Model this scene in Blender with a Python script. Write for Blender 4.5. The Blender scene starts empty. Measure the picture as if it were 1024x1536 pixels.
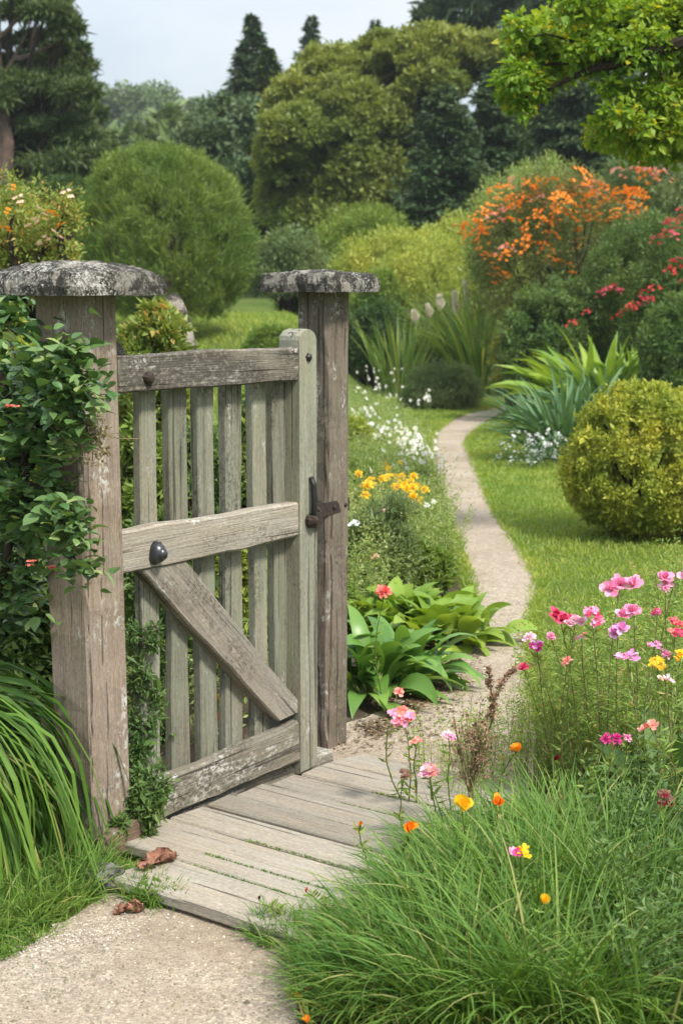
import bpy, math, random
import numpy as np
from mathutils import Vector, Matrix
from mathutils.geometry import tessellate_polygon

SC = bpy.context.scene
COL = SC.collection
# ------------------------------------------------------------------ camera, sky, sun, exposure
F = 2530.0; CAM_H = 1.6; TILT = math.atan(338 / F)
CAM = np.array([0.0, 0.0, CAM_H])
cd = bpy.data.cameras.new('camera'); co = bpy.data.objects.new('camera', cd); COL.objects.link(co)
co.location = CAM; co.rotation_euler = (math.pi / 2 - TILT, 0, 0)
cd.sensor_fit = 'VERTICAL'; cd.sensor_height = 36; cd.sensor_width = 24; cd.lens = F / 1536 * 36
cd.clip_start = 0.1; cd.clip_end = 2000
cd.dof.use_dof = True; cd.dof.focus_distance = 5.0; cd.dof.aperture_fstop = 6.3
SC.camera = co

SUN_EL, SUN_AZ = math.radians(52), math.radians(140)     # azimuth clockwise from +Y (the view direction)
w = bpy.data.worlds.new('World'); SC.world = w; w.use_nodes = True
nt = w.node_tree; nt.nodes.clear()
o_ = nt.nodes.new('ShaderNodeOutputWorld'); bg = nt.nodes.new('ShaderNodeBackground'); bg2 = nt.nodes.new('ShaderNodeBackground')
sky = nt.nodes.new('ShaderNodeTexSky'); sky.sky_type = 'NISHITA'; sky.sun_disc = False
sky.sun_elevation = SUN_EL; sky.sun_rotation = SUN_AZ
bg.inputs['Strength'].default_value = 0.09
nt.links.new(sky.outputs[0], bg.inputs['Color'])
tc = nt.nodes.new('ShaderNodeTexCoord'); sep = nt.nodes.new('ShaderNodeSeparateXYZ'); nt.links.new(tc.outputs['Generated'], sep.inputs[0])
mp = nt.nodes.new('ShaderNodeMapping'); mp.inputs['Scale'].default_value = (2.2, 2.2, 6.0); nt.links.new(tc.outputs['Generated'], mp.inputs[0])
nz = nt.nodes.new('ShaderNodeTexNoise'); nz.inputs['Scale'].default_value = 1.6; nz.inputs['Detail'].default_value = 5; nt.links.new(mp.outputs[0], nz.inputs['Vector'])
rp = nt.nodes.new('ShaderNodeValToRGB'); nt.links.new(nz.outputs[0], rp.inputs[0])
rp.color_ramp.elements[0].position = 0.36; rp.color_ramp.elements[0].color = (0.52, 0.62, 0.71, 1)
rp.color_ramp.elements[1].position = 0.66; rp.color_ramp.elements[1].color = (0.84, 0.86, 0.88, 1)
nt.links.new(rp.outputs[0], bg2.inputs['Color'])
mt = nt.nodes.new('ShaderNodeMath'); mt.operation = 'MULTIPLY_ADD'; mt.use_clamp = False
mt.inputs[1].default_value = 1.15; mt.inputs[2].default_value = 0.42            # an overcast sky is brighter overhead
mx0 = nt.nodes.new('ShaderNodeMath'); mx0.operation = 'MAXIMUM'; mx0.inputs[1].default_value = 0; nt.links.new(sep.outputs['Z'], mx0.inputs[0])
nt.links.new(mx0.outputs[0], mt.inputs[0]); nt.links.new(mt.outputs[0], bg2.inputs['Strength'])
ms = nt.nodes.new('ShaderNodeMixShader'); ms.inputs[0].default_value = 0.8
nt.links.new(bg.outputs[0], ms.inputs[1]); nt.links.new(bg2.outputs[0], ms.inputs[2]); nt.links.new(ms.outputs[0], o_.inputs['Surface'])

sl = bpy.data.lights.new('sun', 'SUN'); so = bpy.data.objects.new('sun', sl); COL.objects.link(so)
sl.energy = 2.7; sl.angle = math.radians(9); sl.color = (1.0, 0.95, 0.86)
sdir = Vector((math.sin(SUN_AZ) * math.cos(SUN_EL), math.cos(SUN_AZ) * math.cos(SUN_EL), math.sin(SUN_EL)))
so.rotation_euler = sdir.to_track_quat('Z', 'Y').to_euler(); so.location = (3, -3, 8)
SC.view_settings.view_transform = 'Standard'; SC.view_settings.look = 'None'; SC.view_settings.gamma = 1.0
SC.view_settings.exposure = 0.98
SC.render.engine = 'CYCLES'
cy = SC.cycles
cy.max_bounces = 9; cy.diffuse_bounces = 5; cy.glossy_bounces = 2; cy.transmission_bounces = 6; cy.transparent_max_bounces = 4
cy.use_denoising = True; cy.caustics_reflective = False; cy.caustics_refractive = False

# ------------------------------------------------------------------ pixel <-> place helpers (source photograph pixels)
def ray(px, py):
    cx = (px - 512) / F; c2 = (768 - py) / F
    return np.array([cx, math.cos(TILT) + c2 * math.sin(TILT), -math.sin(TILT) + c2 * math.cos(TILT)])
def at(px, py, Y):
    d = ray(px, py); return CAM + d * (Y / d[1])
def ground(px, py, z=0.0):
    d = ray(px, py); return CAM + d * (z - CAM_H) / d[2]
def sstep(a, b, x):
    t = np.clip((np.asarray(x, float) - a) / (b - a), 0, 1); return t * t * (3 - 2 * t)
def terr(x, y):
    z = 1.15 * sstep(14, 25, y) * (1 - sstep(-0.9, 0.6, x))
    z = np.maximum(z, 1.3 * sstep(25, 34, y))
    z = z + 1.5 * sstep(34, 70, y)
    z = z + (11.5 + 1.5 * np.sin(x * .07 + 1.0) - 4 * sstep(-30, 30, x)) * sstep(75, 190, y)
    return z

# ------------------------------------------------------------------ mesh helpers
class MB:
    def __init__(s): s.v = []; s.f = []; s.n = 0
    def add(s, V, faces, mi=0):
        V = np.asarray(V, float).reshape(-1, 3)
        for fa in faces:
            fa = np.asarray(fa, int)
            if fa.size: s.f.append((fa + s.n, mi))
        s.v.append(V); s.n += len(V)
    def mesh(s, name, mats, smooth=False):
        me = bpy.data.meshes.new(name)
        V = np.concatenate(s.v)
        me.vertices.add(len(V)); me.vertices.foreach_set('co', V.astype(np.float32).ravel())
        loops = np.concatenate([f.ravel() for f, _ in s.f]); sizes = np.concatenate([np.full(len(f), f.shape[1]) for f, _ in s.f])
        me.loops.add(len(loops)); me.loops.foreach_set('vertex_index', loops.astype(np.int32))
        me.polygons.add(len(sizes)); st = np.concatenate([[0], np.cumsum(sizes)[:-1]])
        me.polygons.foreach_set('loop_start', st.astype(np.int32))
        mats = mats if isinstance(mats, (list, tuple)) else [mats]
        for m in mats: me.materials.append(m)
        if len(mats) > 1:
            me.polygons.foreach_set('material_index', np.concatenate([np.full(len(f), i) for f, i in s.f]).astype(np.int32))
        me.polygons.foreach_set('use_smooth', np.full(len(sizes), bool(smooth)))
        me.update(calc_edges=True)
        return me
    def obj(s, name, mats, parent=None, loc=None, smooth=False):
        o = bpy.data.objects.new(name, s.mesh(name, mats, smooth)); COL.objects.link(o)
        if parent is not None: o.parent = parent
        if loc is not None: o.location = loc
        return o
def tag(o, label=None, cat=None, group=None, kind=None):
    if label: o['label'] = label
    if cat: o['category'] = cat
    if group: o['group'] = group
    if kind: o['kind'] = kind
    return o
def thing(name, label, cat, loc=(0, 0, 0), group=None):
    o = bpy.data.objects.new(name, None); COL.objects.link(o); o.location = loc; o.empty_display_size = 0.1
    return tag(o, label, cat, group)
def copy_tree(o, parent=None):
    c = o.copy(); COL.objects.link(c)
    if parent is not None: c.parent = parent
    for ch in list(o.children): copy_tree(ch, c)
    return c
def norm(a): return a / np.maximum(np.linalg.norm(a, axis=-1, keepdims=True), 1e-9)
def rvec(rng, n): return norm(rng.normal(size=(n, 3)))

def kites(mb, P, D, N, L, W, mi=0, fold=0.12):
    """one small leaf each: base, side, tip, side"""
    n = len(P); L = np.broadcast_to(L, n)[:, None]; W = np.broadcast_to(W, n)[:, None]
    S = norm(np.cross(D, N)); N2 = norm(np.cross(S, D))
    m = P + D * L * .45 + N2 * W * fold
    V = np.stack([P, m + S * W * .5, P + D * L - N2 * L * fold, m - S * W * .5], 1).reshape(-1, 3)
    mb.add(V, [np.arange(4 * n).reshape(n, 4)], mi)
PROF = {'grass': lambda t: (1 - t ** 2.2) * .92 + .08 * (t < 1), 'leaf': lambda t: np.sin(np.pi * np.clip(t * .96 + .04, 0, 1) ** .8) + .0,
        'petal': lambda t: np.sin(np.pi * np.clip(t * .80 + .08, 0, 1)) ** .8 * (.45 + .75 * t), 'strap': lambda t: np.minimum(1, (1 - t) * 3.0) * (.75 + .25 * np.minimum(1, t * 3))}
def blades(mb, P, az, el, L, W, bend, segs=4, prof='grass', roll=0.0, fold=0.0, power=1.0, mi=0):
    """arching strips: az/el start direction, el falls by bend (radians) to the tip"""
    n = len(P); B = lambda a: np.broadcast_to(np.asarray(a, float), n).copy()
    az, el, L, W, bend, roll = B(az), B(el), B(L), B(W), B(bend), B(roll)
    H = np.stack([np.cos(az), np.sin(az), 0 * az], 1); S0 = np.stack([-np.sin(az), np.cos(az), 0 * az], 1)
    p = np.array(P, float); rows = []; three = fold != 0
    for i in range(segs + 1):
        t = i / segs; e = el - bend * (t ** power if power > 0 else (lambda q: q * q * (3 - 2 * q))(min(1.0, max(0.0, (t - .08) / .62))))
        D = H * np.cos(e)[:, None]; D[:, 2] += np.sin(e)
        Nn = norm(np.cross(S0, D) * -1)
        S = S0 * np.cos(roll)[:, None] + Nn * np.sin(roll)[:, None]; Nr = norm(np.cross(D, S))
        hw = (W * .5 * PROF[prof](np.float64(t)))[:, None]
        if three: rows += [p + S * hw + Nr * hw * fold, p.copy(), p - S * hw + Nr * hw * fold]
        else: rows += [p + S * hw, p - S * hw]
        p = p + D * (L / segs)[:, None]
    k = 3 if three else 2
    V = np.stack(rows, 1).reshape(-1, 3); st = np.arange(n)[:, None] * (k * (segs + 1)); fs = []
    for i in range(segs):
        for j in range(k - 1):
            a = i * k + j; fs.append(st + np.array([a, a + 1, a + k + 1, a + k]))
    mb.add(V, [np.concatenate(fs)], mi)
def tube(mb, pts, rad, sides=6, mi=0):
    pts = np.asarray(pts, float); n = len(pts); rad = np.broadcast_to(rad, n)
    T = norm(np.gradient(pts, axis=0)); ref = np.array([0.31, 0.17, 0.93]);
    A = norm(np.cross(T, ref)); Bv = np.cross(T, A); th = np.arange(sides) * 2 * np.pi / sides
    V = pts[:, None] + rad[:, None, None] * (A[:, None] * np.cos(th)[None, :, None] + Bv[:, None] * np.sin(th)[None, :, None])
    V = V.reshape(-1, 3); fs = []
    for i in range(n - 1):
        for j in range(sides): fs.append([i * sides + j, i * sides + (j + 1) % sides, (i + 1) * sides + (j + 1) % sides, (i + 1) * sides + j])
    mb.add(V, [fs, [list(range(sides))[::-1]], [[(n - 1) * sides + j for j in range(sides)]]], mi)
def curve_pts(a, b, n, rng, wob=.05, sag=0.0):
    a = np.asarray(a, float); b = np.asarray(b, float); t = np.linspace(0, 1, n)[:, None]
    L = np.linalg.norm(b - a); off = np.cumsum(rng.normal(size=(n, 3)), 0); off -= off[0]; off -= t * off[-1]
    return a + (b - a) * t + off * wob * L / n + np.array([0, 0, sag * L]) * (4 * t * (1 - t))
def foliage(mb, rng, C, R, k, L, W, up=.35, rnd=.7, shell=.5, mi=0, ls=.35, fold=.12, flat=.6):
    """k leaves about each clump centre C (radii R), growing outwards"""
    m = len(C); R = np.broadcast_to(np.asarray(R, float).reshape(-1, 1) if np.ndim(R) == 1 else R, (m, 3)) if np.ndim(R) else np.full((m, 3), R)
    q = rvec(rng, m * k); rr = rng.random(m * k) ** shell
    P = np.repeat(C, k, 0) + np.repeat(R, k, 0) * q * rr[:, None]
    D = norm(q + np.array([0, 0, up]) + rnd * rng.normal(size=q.shape))
    N = norm(rng.normal(size=q.shape) * flat + np.array([0, 0, 1.0]) + .3 * q)
    s = np.exp(rng.normal(size=m * k) * ls)
    kites(mb, P, D, N, L * s, W * s, mi, fold)
def lumps(rng, n=9, amp=.25, k=5):
    d = rvec(rng, n); a = rng.uniform(-.6, 1, n) * amp
    return lambda q: 1 + (a[None] * np.exp(k * (q @ d.T - 1))).sum(1)
def envelope(rng, m, rad, lum, inner=.55, lo=-.45):
    q = rvec(rng, m * 4); q = q[q[:, 2] > lo][:m]
    a = rng.uniform(inner, 1, len(q)) ** .6
    return q * np.asarray(rad)[None] * (lum(q) * a)[:, None], q

# ------------------------------------------------------------------ materials
def new_mat(name):
    m = bpy.data.materials.new(name); m.use_nodes = True; t = m.node_tree; t.nodes.clear(); return m, t
def N(t, typ, **kw):
    n = t.nodes.new('ShaderNode' + typ)
    for k, v in kw.items():
        if k in n.inputs.keys(): n.inputs[k].default_value = v
        else: setattr(n, k, v)
    return n
def ramp(t, src, stops):
    r = t.nodes.new('ShaderNodeValToRGB'); e = r.color_ramp.elements
    while len(e) < len(stops): e.new(.5)
    for x, (p, c) in zip(e, stops):
        x.position = p; x.color = tuple(c) + (1,) if len(c) == 3 else c
    t.links.new(src, r.inputs[0]); return r.outputs[0]
def g(v): return (v, v, v)
def mixc(t, fac, a, b, mode='MIX'):
    m = t.nodes.new('ShaderNodeMix'); m.data_type = 'RGBA'; m.blend_type = mode
    for s, v in ((m.inputs['Factor'], fac), (m.inputs['A'], a), (m.inputs['B'], b)):
        if hasattr(v, 'type') and not isinstance(v, (int, float)): t.links.new(v, s)
        elif isinstance(v, (int, float)): s.default_value = v
        else: s.default_value = tuple(v) + (1,)
    return m.outputs['Result']
def noise(t, vec, scale, detail=4, rough=.55, dist=0.0):
    n = N(t, 'TexNoise', Scale=scale, Detail=detail, Roughness=rough, Distortion=dist); t.links.new(vec, n.inputs['Vector']); return n.outputs['Fac']
def mapping(t, vec, sc, loc=(0, 0, 0)):
    m = N(t, 'Mapping'); m.inputs['Scale'].default_value = sc; m.inputs['Location'].default_value = loc; t.links.new(vec, m.inputs['Vector']); return m.outputs[0]
def objcoord(t, jitter=True):
    c = N(t, 'TexCoord').outputs['Object']
    if not jitter: return c
    r = N(t, 'ObjectInfo').outputs['Random']
    m = N(t, 'Math', operation='MULTIPLY'); m.inputs[1].default_value = 37.0; t.links.new(r, m.inputs[0])
    a = N(t, 'VectorMath', operation='ADD'); t.links.new(c, a.inputs[0]); t.links.new(m.outputs[0], a.inputs[1]); return a.outputs[0]
def finish(t, color, rough=.7, spec=.3, bump=None, bstr=.3, bdist=.01, transl=None, tcol=None, rough_sock=None):
    p = N(t, 'BsdfPrincipled', Roughness=rough); p.inputs['Specular IOR Level'].default_value = spec
    if hasattr(color, 'type'): t.links.new(color, p.inputs['Base Color'])
    else: p.inputs['Base Color'].default_value = tuple(color) + (1,)
    if rough_sock is not None: t.links.new(rough_sock, p.inputs['Roughness'])
    if bump is not None:
        b = N(t, 'Bump', Strength=bstr, Distance=bdist); t.links.new(bump, b.inputs['Height']); t.links.new(b.outputs[0], p.inputs['Normal'])
    out = N(t, 'OutputMaterial'); s = p.outputs[0]
    if transl:
        tr = N(t, 'BsdfTranslucent'); tcol = tcol if tcol is not None else color
        if hasattr(tcol, 'type'): t.links.new(tcol, tr.inputs['Color'])
        else: tr.inputs['Color'].default_value = tuple(tcol) + (1,)
        mxs = N(t, 'MixShader'); mxs.inputs[0].default_value = transl; t.links.new(s, mxs.inputs[1]); t.links.new(tr.outputs[0], mxs.inputs[2]); s = mxs.outputs[0]
    t.links.new(s, out.inputs['Surface'])
_leafcache = {}; GAIN = 1.3
def leaf_mat(name, c1, c2, c3=None, transl=.35, rough=.5, spec=.35, clump=1.2, p3=.93):
    """leaf colour: varies leaf by leaf and, gently, clump by clump"""
    if name in _leafcache: return _leafcache[name]
    c1, c2, c3 = [tuple(min(.8, x * GAIN) for x in c) if c else None for c in (c1, c2, c3)]
    m, t = new_mat(name)
    isl = N(t, 'NewGeometry').outputs['Random Per Island']
    c = ramp(t, isl, [(0, c1), (.55, tuple(.5 * (a + b) for a, b in zip(c1, c2))), (p3 - .04, c2), (p3, c3 or c2)])
    nzv = noise(t, N(t, 'TexCoord').outputs['Object'], clump, 3)
    c = mixc(t, ramp(t, nzv, [(.35, g(0)), (.65, g(1))]), mixc(t, 1.0, c, (.74, .86, .74), 'MULTIPLY'), mixc(t, 1.0, c, (1.2, 1.1, 1.0), 'MULTIPLY'))
    tcol = mixc(t, 1.0, c, (1.25, 1.15, .55), 'MULTIPLY')
    finish(t, c, rough, spec, transl=transl, tcol=tcol); _leafcache[name] = m; return m
def wood_mat(name, light, dark, green=.3, lichen=.3, black=.3, crack=.5, gcol=(.20, .24, .13), sc=.25):
    """weathered bare timber, grain along the board's own X"""
    m, t = new_mat(name); v = objcoord(t)
    vg = mapping(t, v, (2.2, 46, 46)); vf = mapping(t, v, (5, 240, 240)); vm = mapping(t, v, (1.6, 9, 9))
    n1 = noise(t, vg, 1.0, 6, .6, .6); n2 = noise(t, vf, 1.0, 4, .6); n3 = noise(t, vm, 1.6, 4)
    dk = tuple(d + sc * (l - d) for l, d in zip(light, dark)); c = ramp(t, n1, [(.28, dk), (.50, tuple(.6 * a + .4 * b for a, b in zip(light, dk))), (.72, light)])
    c = mixc(t, .5, c, ramp(t, n2, [(.3, g(.5)), (.7, g(1.15))]), 'MULTIPLY'); c = mixc(t, .45, c, ramp(t, noise(t, mapping(t, v, (70, 190, 190)), 1.0, 6, .8), [(.38, g(.35)), (.62, g(1.2))]), 'MULTIPLY')
    c = mixc(t, ramp(t, n3, [(.4, g(0)), (.7, g(.7))]), c, mixc(t, 1.0, c, (1.04, .95, .86), 'MULTIPLY'))
    c = mixc(t, 1.0, c, ramp(t, N(t, 'ObjectInfo').outputs['Random'], [(0, (.74, .74, .72)), (.5, (.92, .92, .90)), (1, (1.08, 1.08, 1.05))]), 'MULTIPLY')
    ng = noise(t, mapping(t, v, (2.0, 6, 6)), 1.5, 5, .65)
    c = mixc(t, ramp(t, ng, [(.62 - .35 * green, g(0)), (.80 - .25 * green, g(.85 * min(1, green * 1.6)))]), c, mixc(t, .35, gcol, c))
    nb = noise(t, mapping(t, v, (60, 85, 85)), 1.0, 8, .85); nbm = noise(t, mapping(t, v, (3, 7, 7)), 1.3, 3)
    fb = N(t, 'Math', operation='MULTIPLY'); t.links.new(ramp(t, nb, [(.52 - .1 * black, g(0)), (.60 - .1 * black, g(1))]), fb.inputs[0]); t.links.new(ramp(t, nbm, [(.60 - .3 * black, g(0)), (.70 - .2 * black, g(min(1, .5 + black)))]), fb.inputs[1])
    c = mixc(t, fb.outputs[0], c, mixc(t, .25, (.035, .03, .024), c))
    nl = noise(t, mapping(t, v, (55, 75, 75)), 1.0, 6, .7); nlm = noise(t, mapping(t, v, (4, 9, 9), (7, 3, 1)), 1.2, 4, .6)
    fl = N(t, 'Math', operation='MULTIPLY'); t.links.new(ramp(t, nl, [(.50, g(0)), (.56, g(1))]), fl.inputs[0]); t.links.new(ramp(t, nlm, [(.66 - .25 * lichen, g(0)), (.74 - .2 * lichen, g(.9))]), fl.inputs[1])
    c = mixc(t, fl.outputs[0], c, (.52, .51, .46))
    cr = noise(t, mapping(t, v, (1.3, 60, 60), (3, 9, 4)), 1.0, 3, .5, .3)
    fc = ramp(t, cr, [(.345 + .02 * crack, g(1)), (.375 + .03 * crack, g(0))])
    c = mixc(t, fc, c, mixc(t, .3, (.03, .025, .02), c))
    hh = N(t, 'Math', operation='MULTIPLY_ADD'); hh.inputs[1].default_value = -1.4; t.links.new(fc, hh.inputs[0])
    h2 = N(t, 'Math', operation='ADD'); t.links.new(n1, h2.inputs[0]); t.links.new(n2, h2.inputs[1]); t.links.new(h2.outputs[0], hh.inputs[2])
    h3 = N(t, 'Math', operation='MULTIPLY_ADD'); h3.inputs[1].default_value = .35; t.links.new(nb, h3.inputs[0]); t.links.new(hh.outputs[0], h3.inputs[2])
    finish(t, c, .88, .2, h3.outputs[0], .55, .006); return m
def stone_mat(name, base=(.20, .185, .16), white=.5, black=.5, sc=1.0):
    m, t = new_mat(name); v = objcoord(t)
    n1 = noise(t, v, 9 * sc, 6, .65); n2 = noise(t, v, 120 * sc, 6, .75); n3 = noise(t, mapping(t, v, (1, 1, 1), (5, 2, 8)), 16 * sc, 6, .62, .4)
    n4 = noise(t, mapping(t, v, (1, 1, 1), (1, 7, 3)), 6 * sc, 3)
    c = ramp(t, n1, [(.3, tuple(x * .6 for x in base)), (.7, tuple(x * 1.25 for x in base))])
    add = N(t, 'Math', operation='MULTIPLY_ADD'); add.inputs[1].default_value = .55; t.links.new(n2, add.inputs[0]); t.links.new(n3, add.inputs[2])
    c = mixc(t, ramp(t, add.outputs[0], [(.76 - .12 * black, g(.95)), (.86 - .12 * black, g(0))]), c, (.028, .025, .021))
    ad2 = N(t, 'Math', operation='MULTIPLY_ADD'); ad2.inputs[1].default_value = 1.5; t.links.new(n2, ad2.inputs[0]); nm_ = N(t, 'Math', operation='MULTIPLY_ADD'); nm_.inputs[1].default_value = .8; nm_.inputs[2].default_value = -.78; t.links.new(n4, nm_.inputs[0]); t.links.new(nm_.outputs[0], ad2.inputs[2])
    c = mixc(t, ramp(t, ad2.outputs[0], [(.56 - .2 * white, g(0)), (.68 - .2 * white, g(.92))]), c, (.42, .41, .37))
    h = N(t, 'Math', operation='MULTIPLY_ADD'); h.inputs[1].default_value = .5; t.links.new(n2, h.inputs[0]); t.links.new(n3, h.inputs[2])
    finish(t, c, .92, .2, h.outputs[0], .6, .012); return m
def gravel_mat(name, base, dark):
    m, t = new_mat(name); v = N(t, 'TexCoord').outputs['Object']
    vo = N(t, 'TexVoronoi', Scale=150.0); t.links.new(v, vo.inputs['Vector'])
    vs = N(t, 'TexVoronoi', Scale=55.0); t.links.new(v, vs.inputs['Vector'])
    n1 = noise(t, v, 1.7, 5, .6); n2 = noise(t, v, 22, 6, .7); n3 = noise(t, v, 420, 3, .7)
    sx = N(t, 'SeparateColor'); t.links.new(vo.outputs['Color'], sx.inputs[0])
    c = ramp(t, sx.outputs[0], [(0, tuple(x * .62 for x in base)), (.5, base), (.88, tuple(x * 1.12 for x in base)), (1, tuple(min(.75, x * 1.5) for x in base))])
    c = mixc(t, ramp(t, n1, [(.42, g(0)), (.66, g(.75))]), c, dark)
    c = mixc(t, .5, c, ramp(t, n2, [(.3, g(.55)), (.7, g(1.2))]), 'MULTIPLY')
    c = mixc(t, .5, c, ramp(t, n3, [(.3, g(.6)), (.7, g(1.25))]), 'MULTIPLY')
    h = N(t, 'Math', operation='MULTIPLY_ADD'); h.inputs[1].default_value = -.8; t.links.new(vo.outputs['Distance'], h.inputs[0]); t.links.new(n2, h.inputs[2])
    finish(t, c, .95, .15, h.outputs[0], .7, .008); return m
def plain(name, col, rough=.6, spec=.3, metal=0, var=.25, scale=60, transl=None):
    m, t = new_mat(name); v = objcoord(t); n1 = noise(t, v, scale, 5, .65)
    c = ramp(t, n1, [(.3, tuple(x * (1 - var) for x in col)), (.7, tuple(min(1, x * (1 + var)) for x in col))])
    finish(t, c, rough, spec, n1, .25, .004, transl=transl)
    if metal: [x for x in t.nodes if x.type == 'BSDF_PRINCIPLED'][0].inputs['Metallic'].default_value = metal
    return m
def petal_mat(name, c1, c2, transl=.35):
    m, t = new_mat(name); isl = N(t, 'NewGeometry').outputs['Random Per Island']
    c = ramp(t, isl, [(0, c1), (.5, tuple(.5 * (a + b) for a, b in zip(c1, c2))), (1, c2)])
    finish(t, c, .55, .2, transl=transl); return m
def bark_mat(name, col):
    m, t = new_mat(name); v = objcoord(t); n1 = noise(t, mapping(t, v, (14, 14, 3)), 2, 6, .65, .5)
    c = ramp(t, n1, [(.32, tuple(x * .35 for x in col)), (.7, col)]); finish(t, c, .9, .15, n1, .8, .03); return m

# ------------------------------------------------------------------ the setting: ground, beds, gravel
def ground_mat():
    m, t = new_mat('grass_ground'); v = N(t, 'TexCoord').outputs['Object']
    n1 = noise(t, v, .9, 5, .6); n2 = noise(t, v, 30, 5, .7)
    c = ramp(t, n1, [(.35, (.07, .11, .02)), (.65, (.11, .15, .03))])
    c = mixc(t, .6, c, ramp(t, n2, [(.3, g(.55)), (.7, g(1.2))]), 'MULTIPLY')
    finish(t, c, .9, .1, n2, .6, .02); return m
xs = np.sign(np.linspace(-1, 1, 101)) * np.abs(np.linspace(-1, 1, 101)) ** 2.6 * 200
ys = np.concatenate([np.linspace(-6, 40, 70), np.linspace(41, 320, 60)])
XX, YY = np.meshgrid(xs, ys); ZZ = terr(XX, YY)
mb = MB(); nx, ny = len(xs), len(ys); ii = (np.arange(ny - 1)[:, None] * nx + np.arange(nx - 1)[None]).ravel()
mb.add(np.stack([XX, YY, ZZ], 2), [np.stack([ii, ii + 1, ii + nx + 1, ii + nx], 1)])
tag(mb.obj('ground', ground_mat(), smooth=True), kind='structure')

def smooth_poly(pts, closed=True, sub=6, jit=0.0, seed=1):
    rng = np.random.default_rng(seed); P = np.asarray(pts, float); n = len(P); out = []
    for i in range(n if closed else n - 1):
        p0, p1, p2, p3 = (P[(i + k) % n] if closed else P[min(max(i + k, 0), n - 1)] for k in (-1, 0, 1, 2))
        for s in range(sub):
            t = s / sub; out.append(.5 * ((2 * p1) + (-p0 + p2) * t + (2 * p0 - 5 * p1 + 4 * p2 - p3) * t * t + (-p0 + 3 * p1 - 3 * p2 + p3) * t ** 3))
    if not closed: out.append(P[-1])
    out = np.array(out)
    if jit: out[:, :2] += rng.normal(size=(len(out), 2)) * jit
    return out
def sheet(name, pix, z, mat, jit=.012, seed=1, sub=6):
    P = smooth_poly([ground(x, y) for x, y in pix], True, sub, jit, seed); P[:, 2] = z
    tri = tessellate_polygon([[Vector(p) for p in P]])
    mb = MB(); mb.add(P, [np.array(tri)]); o = mb.obj(name, mat); tag(o, kind='structure')
    me = o.data                                                     # keep every face looking up
    import bmesh
    b = bmesh.new(); b.from_mesh(me)
    for f in b.faces:
        if f.normal.z < 0: f.normal_flip()
    b.to_mesh(me); b.free(); return o, P
PATH_L = [(560, 1075), (618, 1035), (655, 990), (693, 955), (705, 905), (697, 862), (680, 805), (655, 745), (644, 690), (652, 653), (690, 625), (757, 610)]
PATH_R = [(783, 609), (750, 626), (712, 650), (702, 672), (722, 720), (741, 765), (777, 818), (808, 872), (800, 930), (797, 1000), (812, 1090)]
gravel_pix = [(-260, 1640), (-60, 1490), (20, 1425), (90, 1392), (160, 1345), (235, 1300), (330, 1230), (440, 1140), (500, 1095)] + PATH_L + PATH_R + [(800, 1180), (640, 1230), (520, 1330), (455, 1400), (445, 1470), (470, 1570), (600, 1800), (-300, 1800)]
M_gravel = gravel_mat('pale_gravel', (.43, .355, .275), (.30, .23, .165))
sheet('gravel_path', gravel_pix, .008, M_gravel, .008, 3)
M_soil = gravel_mat('dark_soil', (.10, .075, .05), (.05, .036, .024))
sheet('soil_bed', [(40, 1330), (230, 1262), (480, 1110), (600, 1072), (690, 985), (712, 905), (700, 855), (660, 760), (640, 690), (590, 650), (530, 620), (420, 615), (250, 640), (60, 800), (-220, 1000), (-260, 1380)], .004, M_soil, .02, 5)
sheet('front_bed', [(420, 1420), (560, 1290), (640, 1215), (770, 1120), (830, 1045), (930, 960), (1150, 940), (1350, 1200), (1350, 1750), (560, 1750), (445, 1520)], .004, M_soil, .02, 6)

# ------------------------------------------------------------------ timber: gate, posts, deck
u = np.array([.6, .8, 0]); nrm = np.array([.8, -.6, 0]); Z = np.array([0, 0, 1.])
C0 = ground(145, 1297)                     # near corner of the near post at the ground
A0 = C0 + .155 * u - .03 * nrm             # gate origin: foot of the gate's front plane at the near post
GM = Matrix(((u[0], -nrm[0], 0, A0[0]), (u[1], -nrm[1], 0, A0[1]), (0, 0, 1, 0), (0, 0, 0, 1)))   # gate frame: x along, y away from us, z up
W_rail = wood_mat('rail_timber', (.40, .365, .31), (.20, .175, .145), .15, .5, 1.05)
W_mid = wood_mat('mid_rail_timber', (.42, .38, .32), (.21, .18, .15), .12, .25, .35)
W_picket = wood_mat('picket_timber', (.34, .335, .265), (.16, .14, .11), .55, .2, .35, gcol=(.25, .275, .19))
W_stile = wood_mat('stile_timber', (.36, .355, .285), (.20, .19, .145), .5, .16, .2, gcol=(.26, .285, .19))
W_post = wood_mat('post_timber', (.33, .265, .215), (.155, .115, .09), .16, .42, .22, .0, sc=.4)
W_post2 = wood_mat('far_post_timber', (.29, .24, .195), (.12, .095, .075), .25, .5, .35)
W_bot = wood_mat('bottom_rail_timber', (.33, .30, .245), (.15, .13, .10), .3, .72, .6)
W_deck = wood_mat('deck_timber', (.43, .385, .325), (.27, .235, .19), .10, .05, .08, -1.4, sc=.55)
W_old = wood_mat('rotting_timber', (.22, .15, .11), (.09, .055, .04), .1, .2, .4)
M_iron = plain('old_iron', (.028, .026, .025), .5, .5, .6, .5, 90)
M_rust = plain('rusted_iron', (.050, .036, .029), .75, .3, .3, .6, 90)
M_cap = stone_mat('lichened_capstone', (.21, .19, .16), .45, .12)
M_cap2 = stone_mat('speckled_capstone', (.22, .20, .17), .45, .15, 1.15)

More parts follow.
